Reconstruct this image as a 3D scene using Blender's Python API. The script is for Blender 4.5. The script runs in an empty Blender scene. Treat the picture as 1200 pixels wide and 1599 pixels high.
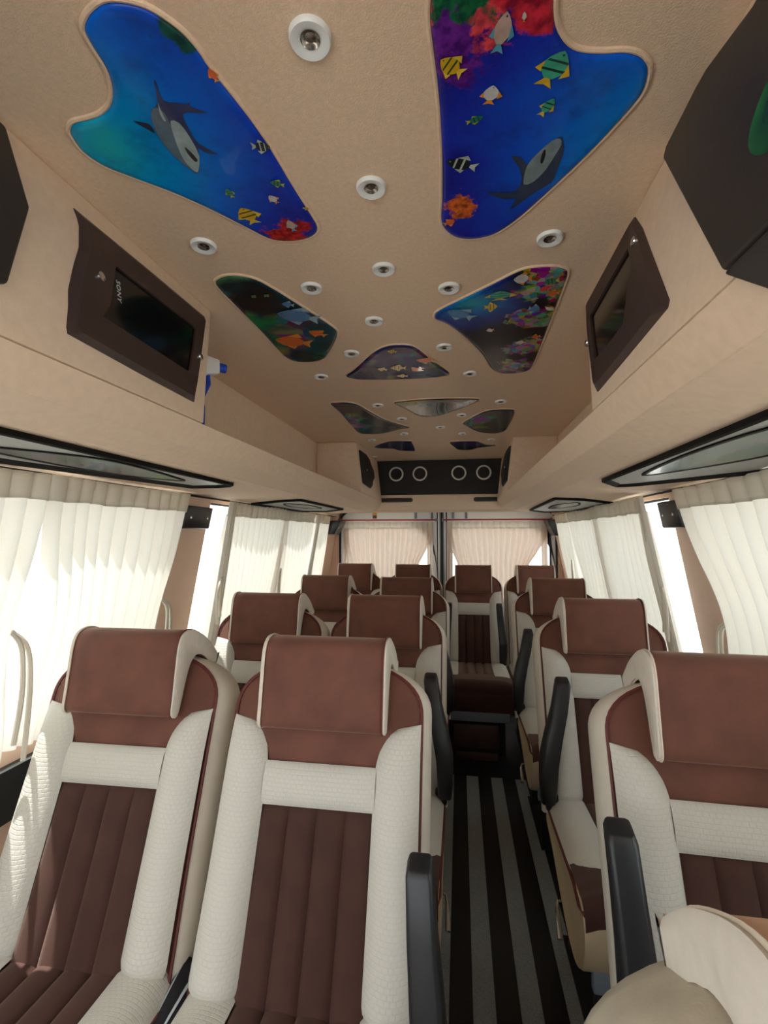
import bpy, bmesh, math, random
from mathutils import Vector, Matrix
random.seed(7)
SC = bpy.context.scene
C = SC.collection
XC = -0.15                      # centre line of the van

# ---------------------------------------------------------------- camera
cam_d = bpy.data.cameras.new('camera'); cam = bpy.data.objects.new('camera', cam_d); C.objects.link(cam)
SC.camera = cam
cam_d.sensor_fit = 'HORIZONTAL'; cam_d.sensor_width = 36.0; cam_d.lens = 750.0 / 1200.0 * 36.0
cam_d.clip_start = 0.02; cam_d.clip_end = 200
cam.location = (0, 0, 1.35)
cam.rotation_euler = (math.radians(90 + 2.7524), 0, math.radians(8.9412))

# ---------------------------------------------------------------- sky, sun, exposure
w = bpy.data.worlds.new('sky'); SC.world = w; w.use_nodes = True
bg = w.node_tree.nodes['Background']; bg.inputs[0].default_value = (0.90, 0.96, 1.0, 1); bg.inputs[1].default_value = 2.1
sun_d = bpy.data.lights.new('sun', 'SUN'); sun = bpy.data.objects.new('sun', sun_d); C.objects.link(sun)
sun_d.energy = 7.0; sun_d.angle = 0.009; sun_d.color = (1, 0.96, 0.90)
sun.rotation_euler = Vector((0.24, -0.155, -0.958)).to_track_quat('-Z', 'Y').to_euler()
vs = SC.view_settings
vs.view_transform = 'Standard'; vs.look = 'None'; vs.gamma = 1.0; vs.use_curve_mapping = False
vs.exposure = .78
SC.cycles.max_bounces = 14; SC.cycles.diffuse_bounces = 8; SC.cycles.transparent_max_bounces = 16
SC.cycles.caustics_reflective = False; SC.cycles.caustics_refractive = False; SC.cycles.sample_clamp_indirect = 6

PANELS = {'P1': [(-0.395, 0.4363), (-0.3796, 0.4262), (-0.3586, 0.4197), (-0.3396, 0.4217), (-0.3202, 0.4301), (-0.3077, 0.442), (-0.2968, 0.4576), (-0.2898, 0.4772), (-0.2869, 0.5015), (-0.2772, 0.5384), (-0.2676, 0.5834), (-0.2614, 0.6305), (-0.2558, 0.6991), (-0.2495, 0.7587), (-0.2467, 0.8013), (-0.2614, 0.8218), (-0.29, 0.8308), (-0.3195, 0.8283), (-0.3449, 0.8154), (-0.374, 0.775), (-0.4124, 0.7217), (-0.4498, 0.6786), (-0.487, 0.6434), (-0.5165, 0.6138), (-0.5266, 0.5867), (-0.5224, 0.5618), (-0.5166, 0.5515), (-0.5021, 0.543), (-0.4805, 0.5411), (-0.4593, 0.5375), (-0.4394, 0.5289), (-0.4239, 0.5153), (-0.4124, 0.4989), (-0.4049, 0.4802), (-0.4022, 0.4595), (-0.3997, 0.445)], 'P2': [(-0.0216, 0.4554), (-0.0262, 0.4812), (-0.0255, 0.5065), (-0.0221, 0.555), (-0.0201, 0.6127), (-0.0204, 0.6826), (-0.0234, 0.769), (-0.0266, 0.8096), (-0.0222, 0.8381), (-0.0046, 0.8645), (0.0212, 0.8759), (0.0505, 0.8744), (0.0749, 0.8621), (0.1062, 0.8278), (0.1434, 0.7716), (0.1749, 0.7211), (0.1977, 0.6802), (0.2168, 0.6407), (0.2269, 0.6131), (0.2256, 0.5914), (0.2208, 0.578), (0.2107, 0.5667), (0.1998, 0.5602), (0.1854, 0.5561), (0.1676, 0.5544), (0.1492, 0.5511), (0.135, 0.5465), (0.1221, 0.5376), (0.1107, 0.5236), (0.1039, 0.5098), (0.0997, 0.4951), (0.0983, 0.4853), (0.0952, 0.4738), (0.0846, 0.4564), (0.0453, 0.4436), (0.0072, 0.4393), (-0.0122, 0.4446)], 'P3': [(-0.5212, 0.9534), (-0.5046, 0.936), (-0.4821, 0.9279), (-0.4554, 0.9321), (-0.4283, 0.9519), (-0.404, 0.9997), (-0.3721, 1.0814), (-0.3409, 1.1651), (-0.3249, 1.2162), (-0.3267, 1.2469), (-0.3468, 1.2988), (-0.3875, 1.3777), (-0.4143, 1.4188), (-0.4504, 1.4355), (-0.5002, 1.4277), (-0.5234, 1.3908), (-0.5258, 1.3181), (-0.5223, 1.2056), (-0.5234, 1.0913), (-0.5242, 1.0027)], 'P4': [(-0.3808, 1.5855), (-0.3367, 1.5277), (-0.2613, 1.4106), (-0.214, 1.3599), (-0.1749, 1.3492), (-0.1389, 1.3596), (-0.1181, 1.3872), (-0.0901, 1.4644), (-0.0492, 1.5636), (-0.0325, 1.6105), (-0.0462, 1.6381), (-0.1688, 1.6497), (-0.3251, 1.6322), (-0.3665, 1.6117)], 'P5': [(-0.0561, 1.1789), (-0.0432, 1.1531), (0.0068, 1.1091), (0.0758, 1.05), (0.125, 1.0058), (0.1557, 0.996), (0.1941, 0.9996), (0.2186, 1.0119), (0.2278, 1.032), (0.2304, 1.0854), (0.2326, 1.2279), (0.2354, 1.4138), (0.2362, 1.5724), (0.2286, 1.626), (0.1895, 1.6454), (0.1414, 1.6379), (0.1062, 1.5819), (0.0749, 1.4635), (0.025, 1.3347), (-0.0257, 1.2336), (-0.0532, 1.2011)], 'P6': [(-0.5285, 1.9244), (-0.5051, 1.9051), (-0.4528, 1.9133), (-0.4174, 1.9587), (-0.3867, 2.0891), (-0.3418, 2.2381), (-0.2833, 2.3464), (-0.2473, 2.4098), (-0.2937, 2.4324), (-0.3701, 2.4983), (-0.4447, 2.5302), (-0.5119, 2.5141), (-0.5324, 2.4463), (-0.5276, 2.2307), (-0.5235, 2.0487)], 'P7': [(-0.2646, 1.9495), (-0.2327, 1.9286), (-0.1271, 1.9139), (-0.0081, 1.9234), (0.0681, 1.9384), (0.0817, 1.9654), (0.0531, 2.0159), (-0.0185, 2.1096), (-0.0868, 2.1829), (-0.146, 2.1937), (-0.1914, 2.1507), (-0.2212, 2.0667), (-0.2494, 1.9919)], 'P8': [(0.0202, 2.3617), (0.0494, 2.2782), (0.1036, 2.1662), (0.1475, 2.1247), (0.2205, 2.129), (0.2417, 2.1579), (0.2489, 2.268), (0.247, 2.444), (0.2373, 2.5674), (0.1913, 2.6138), (0.1227, 2.5867), (0.076, 2.516), (0.0363, 2.4108)], 'P9': [(-0.5214, 2.9285), (-0.4563, 2.8178), (-0.3822, 2.7496), (-0.2839, 2.7651), (-0.2761, 2.8123), (-0.2805, 3.066), (-0.3032, 3.0863), (-0.3824, 3.0499), (-0.4147, 2.9828), (-0.4789, 2.9576)], 'P10': [(-0.0539, 2.8473), (-0.0261, 2.8187), (0.0847, 2.8231), (0.1234, 2.8752), (0.1646, 2.95), (0.2232, 2.9733), (0.117, 3.0364), (0.079, 3.099), (-0.0019, 3.0863), (-0.0279, 2.9914)]}
LIGHT_XY = [(-0.159, 0.486), (-0.134, 0.721), (-0.476, 0.822), (-0.151, 0.954), (0.169, 0.9), (-0.321, 1.004), (-0.019, 1.052), (-0.213, 1.188), (-0.319, 1.394), (-0.04, 1.387), (-0.47, 1.586), (0.04, 1.633), (-0.338, 1.977), (0.172, 1.998), (-0.265, 2.229), (0.015, 2.199), (-0.093, 2.435), (-0.294, 2.562), (0.021, 2.611), (-0.498, 2.71), (0.185, 2.798), (-0.592, 3.302)]
ART = {'shark1_back': [(-0.388, 0.6455), (-0.3949, 0.6297), (-0.4013, 0.6116), (-0.4036, 0.591), (-0.4013, 0.5686), (-0.3945, 0.5483), (-0.384, 0.5349), (-0.3717, 0.5287), (-0.3584, 0.5013), (-0.3564, 0.5028), (-0.3632, 0.5253), (-0.3488, 0.5314), (-0.3373, 0.5351), (-0.3292, 0.5322), (-0.3343, 0.5388), (-0.316, 0.5515), (-0.3428, 0.5466), (-0.3515, 0.5517), (-0.3544, 0.5723), (-0.3544, 0.5948), (-0.3359, 0.6165), (-0.355, 0.6094), (-0.3592, 0.6019), (-0.3693, 0.623), (-0.3809, 0.6407)], 'shark1_fin': [(-0.4041, 0.5692), (-0.4094, 0.5626), (-0.4206, 0.5473), (-0.4107, 0.5506), (-0.4015, 0.5559)], 'shark1_belly': [(-0.3715, 0.5546), (-0.3618, 0.5596), (-0.3606, 0.5816), (-0.365, 0.6144), (-0.3811, 0.6398), (-0.3868, 0.6421), (-0.391, 0.6264), (-0.3893, 0.6064), (-0.3807, 0.5766)], 'shark1_mouth': [(-0.3769, 0.5964), (-0.3734, 0.6041), (-0.3711, 0.6202), (-0.3769, 0.6235), (-0.3793, 0.6081)], 'shark1_stripe': [(-0.3708, 0.5275), (-0.3743, 0.5383), (-0.3769, 0.5531), (-0.3798, 0.5526), (-0.3785, 0.5426)], 'shark1_flank': [(-0.3819, 0.5338), (-0.394, 0.5476), (-0.4008, 0.5678), (-0.403, 0.5903), (-0.4008, 0.6108), (-0.3944, 0.6289), (-0.3877, 0.6437), (-0.3867, 0.6227), (-0.3827, 0.5876), (-0.3746, 0.5594), (-0.3725, 0.5392)], 'coral1': [(-0.3474, 0.801), (-0.3319, 0.8048), (-0.3233, 0.8155), (-0.3061, 0.8155), (-0.2872, 0.8105), (-0.2691, 0.8003), (-0.2526, 0.7965), (-0.2467, 0.7987), (-0.26, 0.8147), (-0.2878, 0.8244), (-0.3168, 0.8212), (-0.34, 0.8088)], 'weed1': [(-0.3497, 0.42), (-0.3339, 0.421), (-0.3193, 0.4289), (-0.3069, 0.4408), (-0.2969, 0.4557), (-0.29, 0.4752), (-0.2874, 0.4913), (-0.2961, 0.4881), (-0.3059, 0.4812), (-0.3165, 0.4718), (-0.3037, 0.4602), (-0.3202, 0.4528), (-0.3178, 0.4415), (-0.3352, 0.4366), (-0.3462, 0.427)], 'shark2_back': [(0.1428, 0.6617), (0.1501, 0.6912), (0.147, 0.7256), (0.1449, 0.7462), (0.1236, 0.7651), (0.11, 0.7793), (0.0852, 0.8035), (0.0944, 0.7768), (0.0743, 0.7737), (0.0449, 0.7527), (0.0794, 0.7604), (0.0942, 0.7537), (0.0981, 0.7346), (0.0914, 0.7088), (0.0773, 0.6853), (0.0926, 0.6903), (0.1016, 0.7045), (0.1121, 0.6889), (0.1304, 0.6666)], 'shark2_belly': [(0.1405, 0.6639), (0.1302, 0.6657), (0.1143, 0.6847), (0.1041, 0.702), (0.1009, 0.7215), (0.1024, 0.7451), (0.117, 0.7409), (0.1311, 0.7181), (0.1392, 0.6923), (0.1441, 0.6749)], 'shark2_mouth': [(0.123, 0.6787), (0.1256, 0.6894), (0.1237, 0.7051), (0.1203, 0.7019), (0.1201, 0.6867)], 'coral2': [(-0.0027, 0.4599), (-0.0008, 0.4732), (0.0054, 0.482), (0.0159, 0.486), (0.0285, 0.4876), (0.0331, 0.4786), (0.0314, 0.4652), (0.0464, 0.4569), (0.0072, 0.4473)], 'coral2b': [(0.0654, 0.4706), (0.0709, 0.4826), (0.0815, 0.4862), (0.0892, 0.4845), (0.0983, 0.4907), (0.0959, 0.4754), (0.085, 0.4596)]}
FISH = [('P2', (0.1213, 0.5391), (0.1027, 0.5795), 0.75, 'teal'), ('P2', (0.0443, 0.569), (0.0398, 0.5947), 0.8, 'white'), ('P2', (0.1204, 0.5988), (0.107, 0.6216), 0.6, 'teal'), ('P2', (0.0344, 0.6117), (0.0123, 0.6176), 0.45, 'green'), ('P2', (-0.0145, 0.6797), (0.0297, 0.6984), 0.5, 'stripe'), ('P2', (0.0532, 0.4871), (0.0451, 0.5306), 0.45, 'spot'), ('P2', (-0.0174, 0.5278), (0.0079, 0.549), 0.7, 'yellow'), ('P2', (0.0096, 0.795), (-0.0022, 0.7906), 0.9, 'orange'), ('P2', (-0.0041, 0.814), (-0.0235, 0.822), 0.8, 'orange'), ('P2', (0.0709, 0.4899), (0.0713, 0.501), 0.4, 'white'), ('P1', (-0.2585, 0.6152), (-0.2841, 0.6092), 0.7, 'stripe'), ('P1', (-0.3578, 0.6814), (-0.3567, 0.7019), 0.6, 'green'), ('P1', (-0.355, 0.7264), (-0.348, 0.7683), 0.8, 'yellow'), ('P1', (-0.2976, 0.7061), (-0.2902, 0.7257), 0.7, 'white'), ('P1', (-0.2888, 0.7686), (-0.2877, 0.7998), 0.5, 'spot'), ('P1', (-0.2852, 0.496), (-0.2832, 0.5132), 0.6, 'orange'), ('P1', (-0.2844, 0.6784), (-0.2648, 0.6887), 0.6, 'green'), ('P1', (-0.2436, 0.7467), (-0.2538, 0.7424), 0.6, 'yellow'), ('P3', (-0.5031, 1.2487), (-0.4107, 1.2928), 0.45, 'orange'), ('P3', (-0.439, 1.0981), (-0.3444, 1.1486), 0.4, 'blue'), ('P3', (-0.4094, 1.0531), (-0.3824, 1.0654), 0.5, 'blue'), ('P3', (-0.3931, 1.2086), (-0.3552, 1.2458), 0.4, 'orange'), ('P3', (-0.4333, 1.0066), (-0.4261, 1.0167), 0.6, 'green'), ('P3', (-0.4638, 1.0062), (-0.4562, 1.0149), 0.6, 'green'), ('P4', (-0.2184, 1.5222), (-0.167, 1.5303), 0.5, 'yellow'), ('P4', (-0.2611, 1.5247), (-0.2314, 1.5386), 0.5, 'yellow'), ('P4', (-0.208, 1.6036), (-0.1702, 1.6096), 0.4, 'yellow'), ('P4', (-0.1494, 1.5641), (-0.1151, 1.5324), 0.5, 'orange'), ('P4', (-0.2076, 1.3803), (-0.1802, 1.3897), 0.5, 'yellow'), ('P4', (-0.1297, 1.4637), (-0.0666, 1.4876), 0.35, 'orange'), ('P5', (0.1177, 1.0283), (0.1571, 1.028), 0.6, 'white'), ('P5', (0.0933, 1.1451), (0.0613, 1.1466), 0.7, 'yellow'), ('P5', (0.1929, 1.1722), (0.1663, 1.168), 0.8, 'blue'), ('P5', (-0.0238, 1.1498), (0.0387, 1.1998), 0.35, 'blue'), ('P5', (0.0947, 1.0723), (0.0948, 1.1168), 0.7, 'teal'), ('P5', (0.1595, 1.3756), (0.1902, 1.3758), 0.5, 'white'), ('P5', (0.1607, 1.5668), (0.2104, 1.5658), 0.5, 'blue'), ('P5', (0.1994, 1.1032), (0.2265, 1.1002), 0.6, 'orange'), ('P5', (0.1839, 1.0519), (0.2153, 1.0437), 0.6, 'green'), ('P5', (0.2133, 1.1837), (0.2255, 1.1691), 0.9, 'white'), ('P5', (0.1804, 1.0718), (0.2026, 1.0822), 0.7, 'red'), ('P5', (0.1987, 1.3438), (0.223, 1.3368), 0.6, 'orange'), ('P5', (0.1125, 1.2391), (0.1318, 1.2327), 0.6, 'green'), ('P5', (0.0746, 1.2821), (0.095, 1.2752), 0.6, 'white')]
# ---------------------------------------------------------------- materials
def lin(r, g, b):
    f = lambda c: (c / 255 / 12.92) if c / 255 <= .04045 else ((c / 255 + .055) / 1.055) ** 2.4
    return (f(r), f(g), f(b), 1)
MATS = {}
def mat(name, col, rough=.6, metal=0, noise=None, bump=None, brick=None, sheen=0, coat=0, spec=.5, emit=None):
    """noise=(scale, darkfactor)  bump=(scale, strength, dist)  brick=(w, h, strength)"""
    m = bpy.data.materials.new(name); m.use_nodes = True; nt = m.node_tree; N = nt.nodes; L = nt.links
    b = N['Principled BSDF']; b.inputs['Roughness'].default_value = rough; b.inputs['Metallic'].default_value = metal
    b.inputs['Specular IOR Level'].default_value = spec
    b.inputs['Base Color'].default_value = col
    if sheen:
        b.inputs['Sheen Weight'].default_value = sheen; b.inputs['Sheen Roughness'].default_value = .45
        b.inputs['Sheen Tint'].default_value = (.9, .66, .54, 1)
    if coat: b.inputs['Coat Weight'].default_value = coat; b.inputs['Coat Roughness'].default_value = .04
    tc = N.new('ShaderNodeTexCoord')
    if noise:
        n = N.new('ShaderNodeTexNoise'); n.inputs['Scale'].default_value = noise[0]; n.inputs['Detail'].default_value = 5
        L.new(tc.outputs['Object'], n.inputs['Vector'])
        r = N.new('ShaderNodeValToRGB'); d = noise[1]
        r.color_ramp.elements[0].position = .32; r.color_ramp.elements[1].position = .68
        r.color_ramp.elements[0].color = (col[0] * d, col[1] * d, col[2] * d, 1); r.color_ramp.elements[1].color = col
        L.new(n.outputs['Fac'], r.inputs['Fac']); L.new(r.outputs['Color'], b.inputs['Base Color'])
    if bump:
        n2 = N.new('ShaderNodeTexNoise'); n2.inputs['Scale'].default_value = bump[0]; n2.inputs['Detail'].default_value = 3
        L.new(tc.outputs['Object'], n2.inputs['Vector'])
        bp = N.new('ShaderNodeBump'); bp.inputs['Strength'].default_value = bump[1]; bp.inputs['Distance'].default_value = bump[2]
        L.new(n2.outputs['Fac'], bp.inputs['Height']); L.new(bp.outputs['Normal'], b.inputs['Normal'])
    if brick:
        mp = N.new('ShaderNodeMapping'); mp.inputs['Rotation'].default_value = (math.radians(90), 0, 0) if len(brick) < 4 else (0, 0, 0)
        L.new(tc.outputs['Object'], mp.inputs['Vector'])
        br = N.new('ShaderNodeTexBrick'); br.inputs['Scale'].default_value = 1.0
        br.inputs['Brick Width'].default_value = brick[0]; br.inputs['Row Height'].default_value = brick[1]
        br.inputs['Mortar Size'].default_value = brick[1] * .16; br.inputs['Mortar Smooth'].default_value = 1.0
        br.inputs['Color1'].default_value = (1, 1, 1, 1); br.inputs['Color2'].default_value = (.8, .8, .8, 1); br.inputs['Mortar'].default_value = (0, 0, 0, 1)
        L.new(mp.outputs['Vector'], br.inputs['Vector'])
        bp = N.new('ShaderNodeBump'); bp.inputs['Strength'].default_value = brick[2]; bp.inputs['Distance'].default_value = .002
        L.new(br.outputs['Color'], bp.inputs['Height']); L.new(bp.outputs['Normal'], b.inputs['Normal'])
    if emit: b.inputs['Emission Color'].default_value = emit[0]; b.inputs['Emission Strength'].default_value = emit[1]
    MATS[name] = m
    return m
M_ceil = mat('ceiling_fabric', lin(228, 203, 178), .85, noise=(140, .90), bump=(420, .35, .002))
M_rack = mat('rack_fabric', lin(224, 201, 179), .8, noise=(60, .93), bump=(420, .25, .0015))
M_peach = mat('peach_panel', lin(230, 197, 174), .55, noise=(8, .95))
M_brownplate = mat('brown_leatherette', lin(62, 46, 42), .48, noise=(30, .85), bump=(700, .2, .001))
M_rim = mat('rim_black', lin(16, 14, 14), .75, spec=.15)
M_black = mat('black_plastic', lin(28, 28, 30), .35, noise=(40, .8), bump=(900, .12, .0008))
M_armblack = mat('armrest_plastic', lin(34, 36, 40), .38, noise=(60, .8), bump=(900, .15, .0006))
M_blackmatte = mat('black_matte', lin(22, 20, 20), .7, noise=(30, .8))
M_blackpanel = mat('black_vinyl', lin(40, 37, 36), .5, noise=(50, .88), bump=(600, .2, .001))
M_greytrim = mat('grey_trim', lin(150, 153, 152), .45, noise=(20, .93))
M_screen = mat('tv_glass', lin(10, 14, 16), .12, spec=.5)
M_chrome = mat('chrome', (.75, .75, .74, 1), .18, metal=1)
M_silver = mat('silver_paint', lin(222, 222, 218), .3)
M_lampwhite = mat('lamp_white', lin(226, 232, 236), .35)
M_reflector = mat('lamp_reflector', (.42, .40, .37, 1), .22, metal=1)
M_lens = mat('lamp_lens', lin(235, 235, 225), .1)
M_velvet = mat('brown_velvet', lin(114, 69, 54), .8, noise=(14, .70), bump=(900, .15, .0008), sheen=.45)
M_velvetshadedark = mat('shaded_dark_brown_velvet', lin(72, 41, 32), .85, noise=(12, .72), bump=(900, .15, .0008), sheen=.3)  # velvet with centre-panel shade put into its colour; also the dark aisle-seat skirt
M_weave = mat('cream_weave', lin(206, 203, 193), .75, brick=(.0115, .0085, .38))
M_weavetop = mat('cream_weave_flat', lin(206, 203, 193), .75, brick=(.0115, .0085, .35, 1))
M_leather = mat('cream_leather', lin(222, 214, 200), .5, noise=(25, .93), bump=(300, .12, .001))
M_beige = mat('beige_skirt', lin(205, 186, 152), .5, noise=(18, .9), bump=(300, .12, .001))
M_gusset = mat('cream_gusset', lin(216, 208, 196), .6, noise=(60, .93), bump=(500, .15, .001))
M_pipe = mat('maroon_piping', lin(98, 42, 38), .6)
M_creampipe = mat('cream_piping', lin(222, 208, 190), .6)
M_tan = mat('tan_leather', lin(214, 168, 128), .5, noise=(30, .9))
M_dirty = mat('soiled_cream_leather', lin(206, 198, 178), .55, noise=(22, .80), bump=(300, .15, .001))
M_floor = mat('floor_rubber', lin(20, 20, 22), .55, noise=(80, .7), bump=(500, .3, .001))
M_stripe = mat('floor_stripe', lin(166, 174, 172), .6, noise=(200, .75), brick=(.012, .010, .9, 1))
M_whitemetal = mat('white_paint', lin(226, 230, 232), .3, noise=(6, .96))
M_rubber = mat('rubber', lin(24, 25, 30), .6)
M_red = mat('red_rod', lin(170, 30, 36), .4)
M_wood = mat('dark_wood', lin(84, 60, 54), .5, noise=(12, .7))
M_ground = mat('pale_ground', lin(200, 196, 188), .9, noise=(3, .9))
M_white = mat('white_plastic', lin(232, 236, 240), .4)
M_bluep = mat('blue_plastic', lin(20, 70, 190), .35)
M_cloth = mat('pale_blue_cloth', lin(170, 190, 215), .9, noise=(30, .85))
M_label = mat('white_print', lin(200, 205, 205), .5)
M_grey = mat('grey_metal', lin(126, 138, 150), .4)
M_sill = mat('sill_plastic', lin(42, 46, 48), .5, noise=(20, .85))

def curtain_mat(name, col, transl):
    m = bpy.data.materials.new(name); m.use_nodes = True; nt = m.node_tree; N = nt.nodes; L = nt.links
    out = N['Material Output']; N.remove(N['Principled BSDF'])
    d = N.new('ShaderNodeBsdfDiffuse'); t = N.new('ShaderNodeBsdfTranslucent'); mx = N.new('ShaderNodeMixShader')
    tc = N.new('ShaderNodeTexCoord'); n = N.new('ShaderNodeTexNoise'); n.inputs['Scale'].default_value = 260; n.inputs['Detail'].default_value = 2
    r = N.new('ShaderNodeValToRGB'); r.color_ramp.elements[0].color = (col[0] * .93, col[1] * .93, col[2] * .92, 1); r.color_ramp.elements[1].color = col
    L.new(tc.outputs['Object'], n.inputs['Vector']); L.new(n.outputs['Fac'], r.inputs['Fac'])
    L.new(r.outputs['Color'], d.inputs['Color']); L.new(r.outputs['Color'], t.inputs['Color'])
    mx.inputs[0].default_value = transl
    L.new(d.outputs[0], mx.inputs[1]); L.new(t.outputs[0], mx.inputs[2]); L.new(mx.outputs[0], out.inputs['Surface'])
    return m
M_curt = curtain_mat('curtain_cloth', lin(242, 238, 229), .25)
M_curthead = curtain_mat('curtain_header', lin(226, 220, 208), .24)
M_curtgrey = curtain_mat('curtain_bunch', lin(206, 200, 190), .15)
M_curtrear = curtain_mat('curtain_rear', lin(232, 216, 204), .24)

def glass_mat():
    m = bpy.data.materials.new('window_glass'); m.use_nodes = True; nt = m.node_tree; N = nt.nodes; L = nt.links
    out = N['Material Output']; N.remove(N['Principled BSDF'])
    t = N.new('ShaderNodeBsdfTransparent'); t.inputs[0].default_value = (.95, .97, .97, 1)
    g = N.new('ShaderNodeBsdfGlossy'); g.inputs['Roughness'].default_value = .02
    lw = N.new('ShaderNodeLayerWeight'); pw = N.new('ShaderNodeMath'); pw.operation = 'POWER'; pw.inputs[1].default_value = 5
    fr = N.new('ShaderNodeMath'); fr.operation = 'MULTIPLY_ADD'; fr.inputs[1].default_value = .7; fr.inputs[2].default_value = .03
    L.new(lw.outputs['Facing'], pw.inputs[0]); L.new(pw.outputs[0], fr.inputs[0])
    mx = N.new('ShaderNodeMixShader'); L.new(fr.outputs[0], mx.inputs[0]); L.new(t.outputs[0], mx.inputs[1]); L.new(g.outputs[0], mx.inputs[2])
    L.new(mx.outputs[0], out.inputs['Surface']); return m
M_glass = glass_mat()

def sea_mat(name, spot, spotr, cols, dark=(.004, .004, .05, 1), nscale=9, darkw=.5, zones=()):
    """printed sea water: colour rings around a pale spot, mottled, under clear gloss"""
    m = bpy.data.materials.new(name); m.use_nodes = True; nt = m.node_tree; N = nt.nodes; L = nt.links; b = N['Principled BSDF']
    tc = N.new('ShaderNodeTexCoord'); sub = N.new('ShaderNodeVectorMath'); sub.operation = 'DISTANCE'; sub.inputs[1].default_value = (spot[0], spot[1], 1.893)
    L.new(tc.outputs['Object'], sub.inputs[0])
    n = N.new('ShaderNodeTexNoise'); n.inputs['Scale'].default_value = nscale; n.inputs['Detail'].default_value = 6; L.new(tc.outputs['Object'], n.inputs['Vector'])
    ad = N.new('ShaderNodeMath'); ad.operation = 'MULTIPLY_ADD'; ad.inputs[1].default_value = spotr * .7; L.new(n.outputs['Fac'], ad.inputs[0]); L.new(sub.outputs['Value'], ad.inputs[2])
    dv = N.new('ShaderNodeMath'); dv.operation = 'DIVIDE'; dv.inputs[1].default_value = spotr * 1.7; L.new(ad.outputs[0], dv.inputs[0])
    r = N.new('ShaderNodeValToRGB'); cr = r.color_ramp
    while len(cr.elements) < len(cols): cr.elements.new(.5)
    for e, (p, c) in zip(cr.elements, cols): e.position = p; e.color = c
    L.new(dv.outputs[0], r.inputs['Fac'])
    n2 = N.new('ShaderNodeTexNoise'); n2.inputs['Scale'].default_value = nscale * 2.2; n2.inputs['Detail'].default_value = 8; n2.inputs['Roughness'].default_value = .7; L.new(tc.outputs['Object'], n2.inputs['Vector'])
    r2 = N.new('ShaderNodeValToRGB'); r2.color_ramp.elements[0].position = .5; r2.color_ramp.elements[1].position = .72; r2.color_ramp.elements[0].color = (0, 0, 0, 1); r2.color_ramp.elements[1].color = (darkw, darkw, darkw, 1)
    L.new(n2.outputs['Fac'], r2.inputs['Fac'])
    mx = N.new('ShaderNodeMix'); mx.data_type = 'RGBA'; L.new(r2.outputs['Color'], mx.inputs['Factor']); L.new(r.outputs['Color'], mx.inputs['A']); mx.inputs['B'].default_value = dark
    last = mx.outputs['Result']
    for zi, (zx, zy, zr, zc, zs) in enumerate(zones):       # patches of printed coral and weed with ragged edges
        ds = N.new('ShaderNodeVectorMath'); ds.operation = 'DISTANCE'; ds.inputs[1].default_value = (zx, zy, 1.893); L.new(tc.outputs['Object'], ds.inputs[0])
        nz = N.new('ShaderNodeTexNoise'); nz.inputs['Scale'].default_value = zs; nz.inputs['Detail'].default_value = 7; nz.inputs['Roughness'].default_value = .65; L.new(tc.outputs['Object'], nz.inputs['Vector'])
        m1 = N.new('ShaderNodeMath'); m1.operation = 'DIVIDE'; m1.inputs[1].default_value = zr; L.new(ds.outputs['Value'], m1.inputs[0])
        m2 = N.new('ShaderNodeMath'); m2.operation = 'MULTIPLY_ADD'; m2.inputs[1].default_value = 2.4; m2.inputs[2].default_value = -.35; L.new(nz.outputs['Fac'], m2.inputs[0])
        m3 = N.new('ShaderNodeMath'); m3.operation = 'SUBTRACT'; L.new(m2.outputs[0], m3.inputs[0]); L.new(m1.outputs[0], m3.inputs[1])
        rz = N.new('ShaderNodeValToRGB'); rz.color_ramp.elements[0].position = .0; rz.color_ramp.elements[1].position = .16; L.new(m3.outputs[0], rz.inputs['Fac'])
        mz = N.new('ShaderNodeMix'); mz.data_type = 'RGBA'; L.new(rz.outputs['Color'], mz.inputs['Factor']); L.new(last, mz.inputs['A'])
        if zc == 'reef':
            v = N.new('ShaderNodeTexVoronoi'); v.inputs['Scale'].default_value = 60; v.inputs['Randomness'].default_value = 1; L.new(tc.outputs['Object'], v.inputs['Vector'])
            hs = N.new('ShaderNodeHueSaturation'); hs.inputs['Saturation'].default_value = 1.3; hs.inputs['Value'].default_value = .38; L.new(v.outputs['Color'], hs.inputs['Color']); L.new(hs.outputs['Color'], mz.inputs['B'])
        else:
            nn = N.new('ShaderNodeTexNoise'); nn.inputs['Scale'].default_value = zs * 3; L.new(tc.outputs['Object'], nn.inputs['Vector'])
            rr = N.new('ShaderNodeValToRGB'); rr.color_ramp.elements[0].position = .35; rr.color_ramp.elements[1].position = .65
            rr.color_ramp.elements[0].color = (zc[0] * .35, zc[1] * .35, zc[2] * .5, 1); rr.color_ramp.elements[1].color = zc; L.new(nn.outputs['Fac'], rr.inputs['Fac']); L.new(rr.outputs['Color'], mz.inputs['B'])
        last = mz.outputs['Result']
    L.new(last, b.inputs['Base Color'])
    b.inputs['Roughness'].default_value = .3; b.inputs['Specular IOR Level'].default_value = .12; b.inputs['Coat Weight'].default_value = .15; b.inputs['Coat Roughness'].default_value = .03
    return m
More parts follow.
